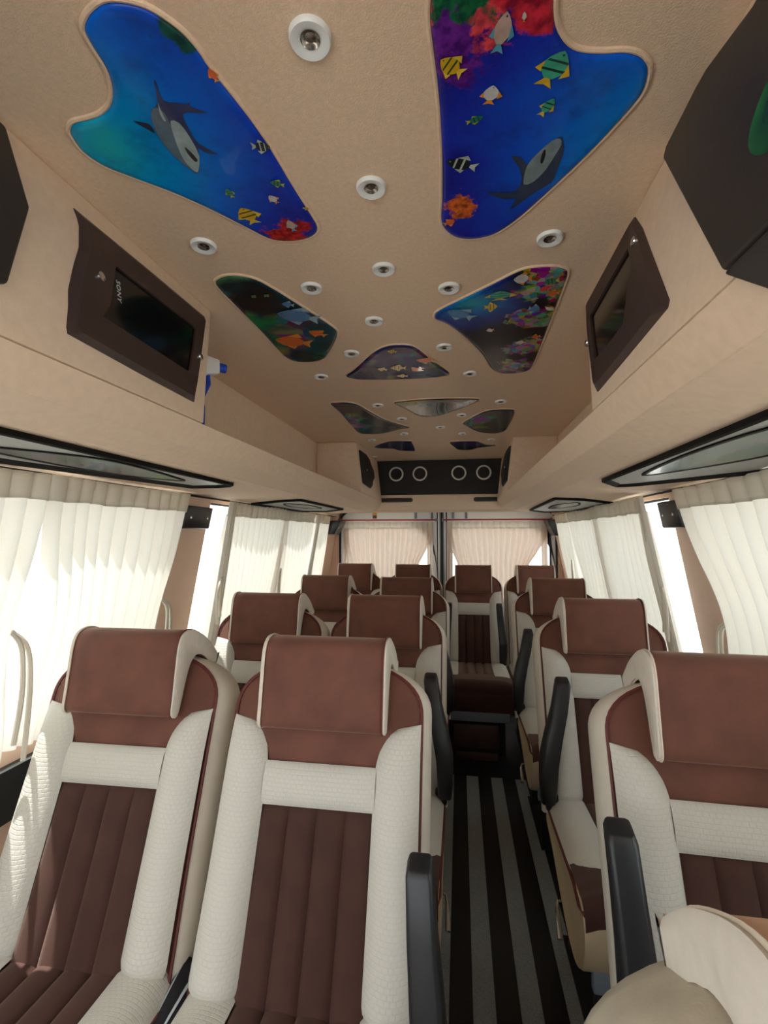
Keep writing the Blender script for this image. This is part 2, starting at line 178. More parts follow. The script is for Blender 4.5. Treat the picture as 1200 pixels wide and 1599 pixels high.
def reef_mat(name, base, seed, amount=.5, scale=22, coat=.10):
    """dark printed reef: coloured patches of coral and weed on a dark ground under gloss"""
    m = bpy.data.materials.new(name); m.use_nodes = True; nt = m.node_tree; N = nt.nodes; L = nt.links; b = N['Principled BSDF']
    tc = N.new('ShaderNodeTexCoord'); mp = N.new('ShaderNodeMapping'); mp.inputs['Location'].default_value = (seed, seed * 2.3, 0); L.new(tc.outputs['Object'], mp.inputs['Vector'])
    v = N.new('ShaderNodeTexVoronoi'); v.inputs['Scale'].default_value = scale; L.new(mp.outputs['Vector'], v.inputs['Vector'])
    hs = N.new('ShaderNodeHueSaturation'); hs.inputs['Saturation'].default_value = 1.5; hs.inputs['Value'].default_value = .55; L.new(v.outputs['Color'], hs.inputs['Color'])
    n = N.new('ShaderNodeTexNoise'); n.inputs['Scale'].default_value = scale * .55; n.inputs['Detail'].default_value = 6; L.new(mp.outputs['Vector'], n.inputs['Vector'])
    r = N.new('ShaderNodeValToRGB'); r.color_ramp.elements[0].position = .50; r.color_ramp.elements[1].position = .62
    r.color_ramp.elements[0].color = (0, 0, 0, 1); r.color_ramp.elements[1].color = (amount, amount, amount, 1); L.new(n.outputs['Fac'], r.inputs['Fac'])
    n3 = N.new('ShaderNodeTexNoise'); n3.inputs['Scale'].default_value = 5; L.new(mp.outputs['Vector'], n3.inputs['Vector'])
    r3 = N.new('ShaderNodeValToRGB'); cr = r3.color_ramp; cr.elements[0].position = .35; cr.elements[1].position = .65; cr.elements[0].color = (.008, .008, .012, 1); cr.elements[1].color = base; L.new(n3.outputs['Fac'], r3.inputs['Fac'])
    mx = N.new('ShaderNodeMix'); mx.data_type = 'RGBA'; L.new(r.outputs['Color'], mx.inputs['Factor']); L.new(r3.outputs['Color'], mx.inputs['A']); L.new(hs.outputs['Color'], mx.inputs['B'])
    L.new(mx.outputs['Result'], b.inputs['Base Color'])
    b.inputs['Roughness'].default_value = .22; b.inputs['Specular IOR Level'].default_value = .08; b.inputs['Coat Weight'].default_value = coat; b.inputs['Coat Roughness'].default_value = .02
    return m

# ---------------------------------------------------------------- mesh helpers
class MB:
    def __init__(s): s.v = []; s.f = []; s.mi = []
    def add(s, v, f, mi=0):
        o = len(s.v); s.v += [tuple(p) for p in v]; s.f += [tuple(i + o for i in q) for q in f]; s.mi += [mi] * len(f); return s
    def box(s, x0, x1, y0, y1, z0, z1, mi=0):
        return s.add([(x0, y0, z0), (x1, y0, z0), (x1, y1, z0), (x0, y1, z0), (x0, y0, z1), (x1, y0, z1), (x1, y1, z1), (x0, y1, z1)],
                     [(0, 3, 2, 1), (4, 5, 6, 7), (0, 1, 5, 4), (1, 2, 6, 5), (2, 3, 7, 6), (3, 0, 4, 7)], mi)
    def hexa(s, p, mi=0):
        return s.add(p, [(0, 3, 2, 1), (4, 5, 6, 7), (0, 1, 5, 4), (1, 2, 6, 5), (2, 3, 7, 6), (3, 0, 4, 7)], mi)
    def tube(s, pts, r, seg=8, closed=False, mi=0):
        pts = [Vector(p) for p in pts]; n = len(pts); rs = r if isinstance(r, (list, tuple)) else [r] * n
        v = []; f = []; up = None
        for i, p in enumerate(pts):
            if closed: t = pts[(i + 1) % n] - pts[i - 1]
            else: t = pts[min(i + 1, n - 1)] - pts[max(i - 1, 0)]
            t.normalize()
            if up is None: up = Vector((0, 0, 1)) if abs(t.z) < .9 else Vector((1, 0, 0))
            a = t.cross(up); a.normalize(); b = a.cross(t); b.normalize(); up = b
            for k in range(seg):
                q = 2 * math.pi * k / seg; v.append(p + (a * math.cos(q) + b * math.sin(q)) * rs[i])
        m = n if closed else n - 1
        for i in range(m):
            for k in range(seg):
                a0 = i * seg + k; a1 = i * seg + (k + 1) % seg; j = (i + 1) % n
                f.append((a0, a1, j * seg + (k + 1) % seg, j * seg + k))
        if not closed: f.append(tuple(range(seg))[::-1]); f.append(tuple((n - 1) * seg + k for k in range(seg)))
        return s.add(v, f, mi)
    def prism(s, poly, fn, d0, d1, mi=0):
        """poly: list of 2D points, fn(a, b, d) -> 3D"""
        n = len(poly); v = [fn(a, b, d0) for a, b in poly] + [fn(a, b, d1) for a, b in poly]
        f = [tuple(range(n)), tuple(range(n, 2 * n))[::-1]] + [(i, i + n, (i + 1) % n + n, (i + 1) % n) for i in range(n)]
        return s.add(v, f, mi)
    def loops(s, loops, cap0=True, cap1=True, mi=0):
        n = len(loops[0]); v = [p for l in loops for p in l]; f = []
        for i in range(len(loops) - 1):
            for k in range(n): f.append((i * n + k, i * n + (k + 1) % n, (i + 1) * n + (k + 1) % n, (i + 1) * n + k))
        if cap0: f.append(tuple(range(n))[::-1])
        if cap1: f.append(tuple((len(loops) - 1) * n + k for k in range(n)))
        return s.add(v, f, mi)
    def grid(s, fn, nu, nv, mi=0):
        v = [fn(i / nu, j / nv) for j in range(nv + 1) for i in range(nu + 1)]
        f = [(j * (nu + 1) + i, j * (nu + 1) + i + 1, (j + 1) * (nu + 1) + i + 1, (j + 1) * (nu + 1) + i) for j in range(nv) for i in range(nu)]
        return s.add(v, f, mi)
    def lathe(s, prof, fn, seg=24, mi=0):
        """prof: list of (radius, height); fn(a, b, h) -> 3D"""
        v = [fn(r * math.cos(2 * math.pi * k / seg), r * math.sin(2 * math.pi * k / seg), h) for r, h in prof for k in range(seg)]
        f = [(i * seg + k, i * seg + (k + 1) % seg, (i + 1) * seg + (k + 1) % seg, (i + 1) * seg + k) for i in range(len(prof) - 1) for k in range(seg)]
        return s.add(v, f, mi)
    def build(s, name, mats, parent=None, smooth=True, bevel=0, seg=2, angle=40):
        me = bpy.data.meshes.new(name); me.from_pydata(s.v, [], s.f)
        if not isinstance(mats, (list, tuple)): mats = [mats]
        for m in mats: me.materials.append(m)
        if len(mats) > 1: me.polygons.foreach_set('material_index', s.mi)
        bm = bmesh.new(); bm.from_mesh(me); bmesh.ops.recalc_face_normals(bm, faces=bm.faces)
        if bevel:
            es = [e for e in bm.edges if len(e.link_faces) == 2 and e.calc_face_angle(0) > math.radians(30)]
            bmesh.ops.bevel(bm, geom=es, offset=bevel, segments=seg, affect='EDGES', profile=.5, clamp_overlap=True)
        bm.to_mesh(me); bm.free()
        if smooth:
            me.polygons.foreach_set('use_smooth', [True] * len(me.polygons)); me.set_sharp_from_angle(angle=math.radians(angle))
        me.update()
        o = bpy.data.objects.new(name, me); C.objects.link(o)
        if parent: o.parent = parent
        return o
def tag(o, label, cat, group=None):
    o['label'] = label; o['category'] = cat
    if group: o['group'] = group
    return o
def structure(o): o['kind'] = 'structure'; return o
def empty(name, loc=(0, 0, 0)):
    o = bpy.data.objects.new(name, None); C.objects.link(o); o.location = loc; o.empty_display_size = .1; return o
def copy_tree(o, parent=None):
    c = o.copy(); C.objects.link(c); c.parent = parent
    for ch in list(o.children): copy_tree(ch, c)
    return c
def smooth_poly(pts, sub=4):
    out = []; n = len(pts)
    for i in range(n):
        p0, p1, p2, p3 = [Vector(pts[(i + k) % n]) for k in (-1, 0, 1, 2)]
        for j in range(sub):
            t = j / sub
            out.append(tuple(.5 * ((2 * p1) + (p2 - p0) * t + (2 * p0 - 5 * p1 + 4 * p2 - p3) * t * t + (3 * p1 - p0 - 3 * p2 + p3) * t ** 3)))
    return out
def spline(pts, sub=6):
    out = []; n = len(pts); V = [Vector(p) for p in pts]
    for i in range(n - 1):
        p0, p1, p2, p3 = V[max(i - 1, 0)], V[i], V[i + 1], V[min(i + 2, n - 1)]
        for j in range(sub):
            t = j / sub
            out.append(.5 * ((2 * p1) + (p2 - p0) * t + (2 * p0 - 5 * p1 + 4 * p2 - p3) * t * t + (3 * p1 - p0 - 3 * p2 + p3) * t ** 3))
    out.append(V[-1]); return out
def resample(poly, n):
    P = [Vector(p) for p in poly]; L = [0]
    for i in range(len(P)): L.append(L[-1] + (P[(i + 1) % len(P)] - P[i]).length)
    out = []; j = 0
    for k in range(n):
        d = L[-1] * k / n
        while L[j + 1] < d: j += 1
        t = (d - L[j]) / max(1e-9, L[j + 1] - L[j]); out.append(P[j].lerp(P[(j + 1) % len(P)], t))
    return out
def inset(poly, d):
    """shrink a closed 2D polygon by d (points move along averaged normals)"""
    P = [Vector(p) for p in poly]; n = len(P)
    area = sum(P[i].x * P[(i + 1) % n].y - P[(i + 1) % n].x * P[i].y for i in range(n)); s = 1 if area > 0 else -1
    out = []
    for i in range(n):
        t = P[(i + 1) % n] - P[i - 1]
        if t.length < 1e-9: out.append(P[i]); continue
        t.normalize(); out.append(P[i] + Vector((-t.y, t.x)) * d * s)
    return out

# ---------------------------------------------------------------- the shell of the van
YF, YR = -1.3, 4.15
def W(z): return .93 + .18 * (1.36 - max(.78, min(z, 1.52)))
def slab(mb, sx, y0, y1, z0, z1, t=.04, off=0):
    a, b = XC + sx * (W(z0) + off), XC + sx * (W(z1) + off); ao, bo = a + sx * t, b + sx * t
    mb.hexa([(a, y0, z0), (ao, y0, z0), (ao, y1, z0), (a, y1, z0), (b, y0, z1), (bo, y0, z1), (bo, y1, z1), (b, y1, z1)])
structure(MB().box(XC - 1.08, XC + 1.08, YF, YR + .06, -.05, 0).build('floor', M_floor, smooth=False))
floor = bpy.data.objects['floor']
for i, (x0, x1) in enumerate(((-.233, -.170), (-.103, -.040), (.028, .092), (.162, .223), (.293, .350), (.425, .482))):
    MB().box(x0, x1, YF + .05, 2.80, 0.0005, .003).build('floor_stripe', M_stripe, floor, smooth=False)
structure(MB().box(XC - .98, XC + .98, YF, YR + .06, 1.90, 1.94).build('ceiling', M_ceil, smooth=False))
ground = structure(MB().add([(-60, -60, -.7), (60, -60, -.7), (60, 60, -.7), (-60, 60, -.7)], [(0, 1, 2, 3)]).build('ground', M_ground, smooth=False))
WIN = {-1: ((-1.22, 1.64), (1.92, 2.73), (2.80, 3.76)), 1: ((-1.22, 1.69), (1.895, 2.70), (2.78, 3.77))}
ZS, ZT = .80, 1.49
n_win = 0
for sx, side in ((-1, 'left'), (1, 'right')):
    mb = MB(); slab(mb, sx, YF, YR + .06, 0, .78); slab(mb, sx, YF, YR + .06, .78, ZS); slab(mb, sx, YF, YR + .06, ZT, 1.52)
    slab(mb, sx, YF, YR + .06, 1.52, 1.92)
    edges = [YF] + [e for wv in WIN[sx] for e in wv] + [YR + .06]
    for a, b in zip(edges[0::2], edges[1::2]): slab(mb, sx, a, b, ZS, ZT)
    wall = structure(mb.build('wall_' + side, M_peach, smooth=False))
    # dark sill strip below the windows
    mb = MB(); a = XC + sx * W(.72)
    mb.hexa([(a, YF, .60), (a - sx * .012, YF, .60), (a - sx * .012, YR, .60), (a, YR, .60), (a, YF, .745), (a - sx * .03, YF, .745), (a - sx * .03, YR, .745), (a, YR, .745)])
    structure(mb.build('trim_1' if sx < 0 else 'trim_2', M_sill, smooth=False))
    for (y0, y1) in WIN[sx]:
        n_win += 1
        root = structure(empty('window_%d' % n_win, (XC + sx * W(ZS), (y0 + y1) / 2, ZS)))
        loc = root.location
        mb = MB(); slab(mb, sx, y0, y1, ZS, ZT, .005, .02); p = mb.build('pane', M_glass, root, smooth=False); p.location = -loc
        mb = MB(); f = .008
        slab(mb, sx, y0, y1, ZS, ZS + f, .010, .012); slab(mb, sx, y0, y1, ZT - f, ZT, .010, .012)
        slab(mb, sx, y0, y0 + f, ZS + f, ZT - f, .010, .012); slab(mb, sx, y1 - f, y1, ZS + f, ZT - f, .010, .012)
        p = mb.build('window_gasket', M_rubber, root, smooth=False); p.location = -loc
# front bulkhead with the windscreen opening, behind the camera
mb = MB(); xa, xb = XC - 1.08, XC + 1.08
mb.box(xa, xb, YF - .04, YF, 0, .72); mb.box(xa, xb, YF - .04, YF, 1.84, 1.94); mb.box(xa, XC - .95, YF - .04, YF, .72, 1.84); mb.box(XC + .95, xb, YF - .04, YF, .72, 1.84)
structure(mb.build('wall_front', M_peach, smooth=False))
# rear wall above and beside the doors
mb = MB(); mb.box(xa, xb, YR, YR + .05, 1.565, 1.94); mb.box(xa, XC - .90, YR, YR + .05, 0, 1.565); mb.box(XC + .945, xb, YR, YR + .05, 0, 1.565)
mb.box(XC - .92, XC - .78, YR + .045, YR + .055, 1.445, 1.58); mb.box(XC + .82, XC + .96, YR + .045, YR + .055, 1.445, 1.58)
structure(mb.build('wall_rear', M_peach, smooth=False))
def rounded_rect(x0, x1, z0, z1, r, n=6, corners=(1, 1, 1, 1)):
    out = []
    for (cx, cz, a0, on) in ((x1 - r, z1 - r, 0, corners[0]), (x0 + r, z1 - r, 90, corners[1]), (x0 + r, z0 + r, 180, corners[2]), (x1 - r, z0 + r, 270, corners[3])):
        if on:
            for k in range(n + 1): q = math.radians(a0 + 90 * k / n); out.append((cx + r * math.cos(q), cz + r * math.sin(q)))
        else: out.append((x1 if a0 in (0, 270) else x0, z1 if a0 in (0, 90) else z0))
    return out
for i, (x0, x1, cr) in enumerate(((XC - .895, XC - .035, (0, 1, 0, 0)), (XC + .035, XC + .94, (1, 0, 0, 0)))):
    root = structure(empty('door_%d' % (i + 1), ((x0 + x1) / 2, YR, 0))); loc = root.location
    outer = rounded_rect(x0, x1, .02, 1.56, .10, 8, cr)
    wx0, wx1 = x0 + .05, x1 - .05
    inner = rounded_rect(wx0, wx1, .82, 1.44, .05, 6)
    No = 96; o_ = resample(outer, No); i_ = resample(inner, No)
    # align start points by angle
    def by_angle(P, c): return sorted(P, key=lambda p: math.atan2(p[1] - c[1], p[0] - c[0]))
    c = ((x0 + x1) / 2, 1.13); o_ = by_angle(o_, c); i_ = by_angle(i_, c)
    mb = MB(); fr = lambda P, y: [(p[0], y, p[1]) for p in P]
    mb.loops([fr(o_, YR + .05), fr(o_, YR), fr(i_, YR), fr(i_, YR + .05)], False, False)
    p = mb.build('door_frame', M_whitemetal, root, smooth=False); p.location = -loc
    mb = MB(); mb.tube([(a, YR - .004, b) for a, b in outer], .011, 6, True); p = mb.build('door_gasket', M_rubber, root); p.location = -loc
    mb = MB(); mb.tube([(a, YR - .002, b) for a, b in inner], .008, 6, True); p = mb.build('window_gasket', M_rubber, root); p.location = -loc
    mb = MB(); mb.prism(inner, lambda a, b, d: (a, d, b), YR + .02, YR + .025); p = mb.build('pane', M_glass, root, smooth=False); p.location = -loc
    # hinge brackets at the top
    for dx in ((x1 - .06, x1 - .20) if i == 0 else (x0 + .05, x0 + .16)):
        mb = MB().box(dx, dx + .022, YR - .012, YR, 1.49, 1.545); p = mb.build('latch_bracket', M_grey, root, bevel=.003); p.location = -loc
    mb = MB()
    if i == 0:
        mb.box(-.755, -.715, YR - .003, YR - .001, 1.49, 1.555); p = mb.build('warning_sticker', mat('sticker_yellow', lin(214, 176, 70), .5), root, smooth=False); p.location = -loc
        mb = MB(); mb.box(-.752, -.718, YR - .004, YR - .0032, 1.497, 1.522); q = mb.build('sticker_print', mat('sticker_violet', lin(92, 70, 110), .5), p, smooth=False)
# centre post between the rear doors
mb = MB(); mb.box(XC - .035, XC + .035, YR - .01, YR + .05, 0, 1.56)
post = structure(mb.build('trim_3', M_grey, smooth=False))
MB().box(XC - .008, XC + .008, YR - .022, YR - .011, .02, 1.55).build('door_seal', M_rubber, post, bevel=.003)
MB().box(XC + .020, XC + .034, YR - .016, YR - .011, .02, 1.55).build('door_edge', M_whitemetal, post, smooth=False)
MB().box(XC - .034, XC - .020, YR - .016, YR - .011, .02, 1.55).build('door_edge', M_whitemetal, post, smooth=False)

# ---------------------------------------------------------------- overhead racks
CAB_END = {-1: (1.075, .99), 1: (1.175, 1.01)}
def face_pt(sx, y, z, n=0):      # the cabinet front: leans into the aisle towards the bottom, n out into the aisle
    return (XC + sx * (.45 - (1.9 - z) * .116 - n), y, z)
for sx, side in ((-1, 'left'), (1, 'right')):
    X = lambda q: XC + sx * q
    root = empty('luggage_rack', (X(.6), 1.5, 1.5)); loc = root.location
    tag(root, 'long beige fabric overhead luggage rack along the %s windows' % side, 'luggage rack')
    prof = [(.415, 1.598), (.444, 1.546), (.527, 1.521), (.905, 1.506), (.905, 1.545), (.455, 1.56), (.437, 1.60)]
    mb = MB(); mb.loops([[(X(a), y, b) for a, b in prof] for y in (YF + .01, 3.49)])
    p = mb.build('rack_body', M_rack, root, bevel=.002, seg=2, angle=12); p.location = -loc
    mb = MB(); mb.box(min(X(.69), X(.71)), max(X(.69), X(.71)), .5, 3.49, 1.55, 1.899)
    p = mb.build('back_panel', M_rack, root, smooth=False); p.location = -loc
    # front cabinet
    cab = empty('overhead_cabinet', (X(.5), .5, 1.6)); cl = cab.location
    tag(cab, 'beige overhead cabinet with an inset %s screen panel at the front on the %s' % ('television' if sx < 0 else 'dark', side), 'cabinet')
    yt, yb = CAB_END[sx]
    a = lambda y, z, n=0: face_pt(sx, y, z, n)
    mb = MB()
    mb.hexa([a(YF + .02, 1.600), a(YF + .02, 1.600, -.018), a(yb, 1.600, -.018), a(yb, 1.600), a(YF + .02, 1.899), a(YF + .02, 1.899, -.018), a(yt, 1.899, -.018), a(yt, 1.899)])
    p = mb.build('front_panel', M_rack, cab, bevel=.003); p.location = -cl
    mb = MB(); o1 = X(.688)
    q0, q1 = a(yb, 1.60, -.018), a(yt, 1.899, -.018)
    mb.hexa([(q0[0], yb - .016, 1.60), (o1, yb - .016, 1.60), (o1, yb, 1.60), (q0[0], yb, 1.60), (q1[0], yt - .016, 1.899), (o1, yt - .016, 1.899), (o1, yt, 1.899), (q1[0], yt, 1.899)])
    p = mb.build('end_panel', M_rack, cab, smooth=False); p.location = -cl
    # television panel let into the front
    if sx < 0:
        outer = [(.645, 1.862), (.655, 1.845), (.651, 1.803), (.635, 1.76), (.622, 1.717), (.620, 1.69), (.612, 1.647), (.78, 1.6415), (.954, 1.638), (1.0, 1.76), (1.041, 1.868), (.85, 1.866)]
        scr = [(.728, 1.815), (.715, 1.77), (.706, 1.735), (.685, 1.706), (.82, 1.703), (.941, 1.700), (.965, 1.76), (.985, 1.817), (.85, 1.816)]
        screws = [(.687, 1.774), (.991, 1.753)]
    else:
        outer = [(.845, 1.888), (.80, 1.84), (.72, 1.735), (.655, 1.650), (.66, 1.645), (.82, 1.636), (.975, 1.628), (.99, 1.64), (1.08, 1.77), (1.155, 1.885), (1.0, 1.887)]
        scr = [(.852, 1.838), (.825, 1.80), (.815, 1.775), (.83, 1.768), (.835, 1.70), (.90, 1.699), (1.005, 1.703), (1.05, 1.765), (1.09, 1.83), (.97, 1.835)]
        screws = [(.818, 1.83), (1.088, 1.77)]
    n = 96; cc = (sum(p[0] for p in scr) / len(scr), sum(p[1] for p in scr) / len(scr))
    ang = lambda P: sorted([Vector(p) for p in P], key=lambda p: math.atan2(p[1] - cc[1], p[0] - cc[0]))
    O = ang(resample(outer, n)); I = ang(resample(scr, n))
    mid = [o.lerp(i, .18) for o, i in zip(O, I)]
    mb = MB(); L3 = lambda P, d: [a(q[0], q[1], d) for q in P]
    mb.loops([L3(O, -.002), L3(O, .002), L3(mid, .008), L3([o.lerp(i, .26) for o, i in zip(O, I)], .006), L3(I, .006), L3(I, .0005)], False, False)
    tv = mb.build('screen_surround', M_brownplate, cab, angle=35); tv.location = -cl
    mb = MB(); mb.prism([tuple(q) for q in I], lambda y, z, d: a(y, z, d), .0002, .0015); p = mb.build('screen', M_screen, tv, smooth=False)
    for (y, z) in screws:
        mb = MB(); mb.lathe([(.0001, .004), (.004, .0045), (.0075, .003), (.0085, 0), (.0085, -.004)], lambda u, v, h: a(y + u, z + v, .0065 + h), 16); mb.build('screw_cap', M_chrome, tv)
    if sx < 0:
        cu = bpy.data.curves.new('screen_lettering', 'FONT'); cu.body = 'SONY'; cu.size = .0135; cu.extrude = .0003; cu.align_x = 'CENTER'; cu.align_y = 'CENTER'; cu.space_character = 1.15
        t = bpy.data.objects.new('tmp', cu); C.objects.link(t); dg = bpy.context.evaluated_depsgraph_get(); me = bpy.data.meshes.new_from_object(t.evaluated_get(dg)); C.objects.unlink(t); bpy.data.objects.remove(t)
        # text reads downwards: text x -> -z, text y -> +y (towards the rear)
        for v in me.vertices:
            q = a(.735 + v.co.y, 1.774 - v.co.x, .002 + v.co.z); v.co = q
        me.materials.clear(); me.materials.append(M_label)
        o = bpy.data.objects.new('screen_lettering', me); C.objects.link(o); o.parent = tv
    # rear cabinet with a small black plate
    cb = empty('rear_overhead_cabinet', (X(.5), 3.1, 1.6)); bl = cb.location
    tag(cb, 'beige rear overhead cabinet with wavy black plate at the back on the %s' % side, 'cabinet')
    y0 = 2.745; mb = MB()
    mb.hexa([a(y0, 1.600), (X(.688), y0, 1.600), (X(.688), 3.485, 1.600), a(3.485, 1.600), a(y0, 1.899), (X(.688), y0, 1.899), (X(.688), 3.485, 1.899), a(3.485, 1.899)])
    p = mb.build('cabinet_body', M_rack, cb, bevel=.004); p.location = -bl
    poly = [(2.80, 1.86), (2.80, 1.66), (3.02, 1.65), (3.10, 1.675), (3.14, 1.71), (3.22, 1.74), (3.22, 1.79), (3.14, 1.82), (3.10, 1.85), (3.0, 1.865)]
    mb = MB(); mb.prism(poly, lambda y, z, d: a(y, z, d), -.002, .012); pl = mb.build('black_plate', M_blackmatte, cb, bevel=.004); pl.location = -bl
    mb = MB(); mb.lathe([(.0001, .003), (.006, .003), (.008, 0)], lambda u, v, h: a(2.95 + u, 1.76 + v, .012 + h), 12); mb.build('screw_cap', M_chrome, pl)
    # black vinyl panel near the camera
    bp = empty('vinyl_wall_panel', (X(.43), .3, 1.6)); vl = bp.location
    tag(bp, 'large black vinyl panel on the %s cabinet face beside the camera' % side, 'panel')
    if sx < 0: poly = [(-.25, 1.89), (.523, 1.888), (.552, 1.795), (.511, 1.666), (.40, 1.62), (-.25, 1.61)]
    else: poly = [(-.2, 1.84), (.487, 1.86), (.58, 1.890), (.605, 1.892), (.69, 1.888), (.70, 1.875), (.60, 1.74), (.500, 1.605), (.30, 1.603), (-.2, 1.603)]
    mb = MB(); mb.prism(poly, lambda y, z, d: a(y, z, d), -.001, .014); p = mb.build('panel_face', M_blackpanel, bp, bevel=.006, seg=3); p.location = -vl
    if sx > 0:
        mb = MB(); e = [((.352 + .115 * math.cos(q)), 1.71 + .055 * math.sin(q)) for q in [2 * math.pi * k / 40 for k in range(40)]]
        mb.prism(e, lambda y, z, d: a(y, z, d), .010, .0155); p = mb.build('picture_inset', reef_mat('leaf_print', (.05, .45, .08, 1), 3.1, .0, 14), bp, smooth=False); p.location = -vl
        # lower lip of the panel, folding back over the rack crease
        mb = MB(); mb.hexa([a(-.2, 1.602, .0), a(-.2, 1.602, .014), a(.498, 1.602, .014), a(.498, 1.602, .0), (X(.439), -.2, 1.552), (X(.428), -.2, 1.545), (X(.428), .44, 1.545), (X(.439), .44, 1.552)])
        p = mb.build('panel_lip', M_blackpanel, bp, bevel=.004); p.location = -vl

# flush panels under the racks: dark raised rim, grey face, glossy lens-shaped picture
def zu(wv): return 1.521 - (wv - .527) * .0397
def under_panel(sx, poly, lens, label, seed):
    f = lambda wv, y, d: (XC + sx * wv, y, zu(wv) - d)
    cx = sum(p[0] for p in poly) / len(poly); cy = sum(p[1] for p in poly) / len(poly)
    root = empty('under_rack_panel', f(cx, cy, 0)); loc = root.location; tag(root, label, 'panel')
    n = 80; O = resample(poly, n); I = [Vector(p) for p in inset(O, .028)]
    mb = MB(); g = lambda P, d: [f(p[0], p[1], d) for p in P]
    mb.loops([g(O, -.001), g(O, .010), g(inset(O, .006), .012), g(I, .003)], False, False); p = mb.build('panel_rim', M_rim, root, angle=30); p.location = -loc
    mb = MB(); mb.prism([tuple(q) for q in inset(O, .024)], f, .001, .004); p = mb.build('panel_face', M_greytrim, root, smooth=False); p.location = -loc
    lo = smooth_poly(lens, 5)
    mb = MB(); mb.loops([g(lo, .004), g(lo, .007), g(inset(lo, .010), .0065)], False, False); p = mb.build('picture_rim', M_rim, root); p.location = -loc
    mb = MB(); mb.prism([tuple(q) for q in inset(lo, .004)], f, .004, .006); p = mb.build('picture', reef_mat('under_print_%d' % seed, (.0, .11, .10, 1), seed, .3, 14), root, smooth=False); p.location = -loc
under_panel(-1, [(.548, -.1), (.572, 1.478), (.64, 1.482), (.722, 1.45), (.80, .86), (.81, -.1)], [(.71, .70), (.615, .87), (.60, 1.0), (.63, 1.22), (.66, 1.31), (.72, 1.17), (.74, 1.0), (.73, .8)], 'grey black-rimmed panel with teal picture under the front of the left rack', 11)
under_panel(1, [(.548, -.1), (.574, 1.535), (.60, 1.57), (.654, 1.66), (.70, 1.62), (.876, 1.26), (.88, -.1)], [(.70, .55), (.62, .75), (.60, 1.0), (.62, 1.30), (.65, 1.38), (.72, 1.2), (.76, 1.0), (.77, .7)], 'grey black-rimmed panel with teal picture under the front of the right rack', 12)
under_panel(-1, [(.86, 2.22), (.70, 2.15), (.578, 2.138), (.578, 2.97), (.72, 3.10), (.86, 2.95)], [(.72, 2.30), (.66, 2.45), (.65, 2.6), (.67, 2.8), (.74, 2.7), (.77, 2.5)], 'small black-rimmed flush panel under the rear of the left rack', 13)
under_panel(1, [(.87, 2.41), (.70, 2.25), (.568, 2.24), (.60, 3.24), (.72, 3.40), (.87, 3.2)], [(.72, 2.45), (.66, 2.6), (.65, 2.75), (.68, 3.0), (.74, 2.9), (.77, 2.65)], 'small black-rimmed flush panel under the rear of the right rack', 14)

# rear header: black speaker board, beige lip with two slots, soffit back to the doors
hd = empty('rear_header', (XC, 3.5, 1.53)); hl = hd.location
tag(hd, 'beige rear header with a black board of four ringed speakers above the rear doors', 'header')
def hpart(mb, name, m, parent=hd, **k):
    p = mb.build(name, m, parent, **k)
    if parent is hd: p.location = -hl
    return p
hpart(MB().box(XC - .69, XC + .69, 3.50, 3.53, 1.53, 1.645), 'lip', M_rack, bevel=.006)
board = hpart(MB().box(XC - .69, XC + .69, 3.505, 3.535, 1.640, 1.898), 'speaker_board', M_blackmatte, smooth=False)
mb = MB(); mb.hexa([(XC - .9, 3.50, 1.515), (XC + .9, 3.50, 1.515), (XC + .9, YR, 1.545), (XC - .9, YR, 1.545), (XC - .9, 3.50, 1.53), (XC + .9, 3.50, 1.53), (XC + .9, YR, 1.56), (XC - .9, YR, 1.56)])
hpart(mb, 'soffit', M_rack, smooth=False)
for x in (-.46, -.285, -.002, .175):
    f = lambda u, v, h: (x + u, 3.505 - h, 1.800 + v)
    mb = MB(); mb.lathe([(.042, 0), (.043, .008), (.047, .011), (.052, .008), (.054, 0)], f, 32); hpart(mb, 'speaker_ring', M_silver)
    mb = MB(); mb.lathe([(.043, .002), (.030, -.001), (.012, -.001), (.010, .004), (.0001, .006)], f, 32); hpart(mb, 'speaker_cone', M_blackmatte)
for x0, x1 in ((-.72, -.337), (.101, .42)):
    mb = MB(); mb.prism(rounded_rect(x0, x1, 1.590, 1.622, .015, 5), lambda u, v, d: (u, d, v), 3.4985, 3.494); s = hpart(mb, 'slot', M_black, bevel=.002)
    mb = MB(); mb.prism(rounded_rect(x0 + .01, x1 - .01, 1.598, 1.614, .007, 4), lambda u, v, d: (u, d, v), 3.4938, 3.492); hpart(mb, 'slot_opening', M_blackmatte, smooth=False)

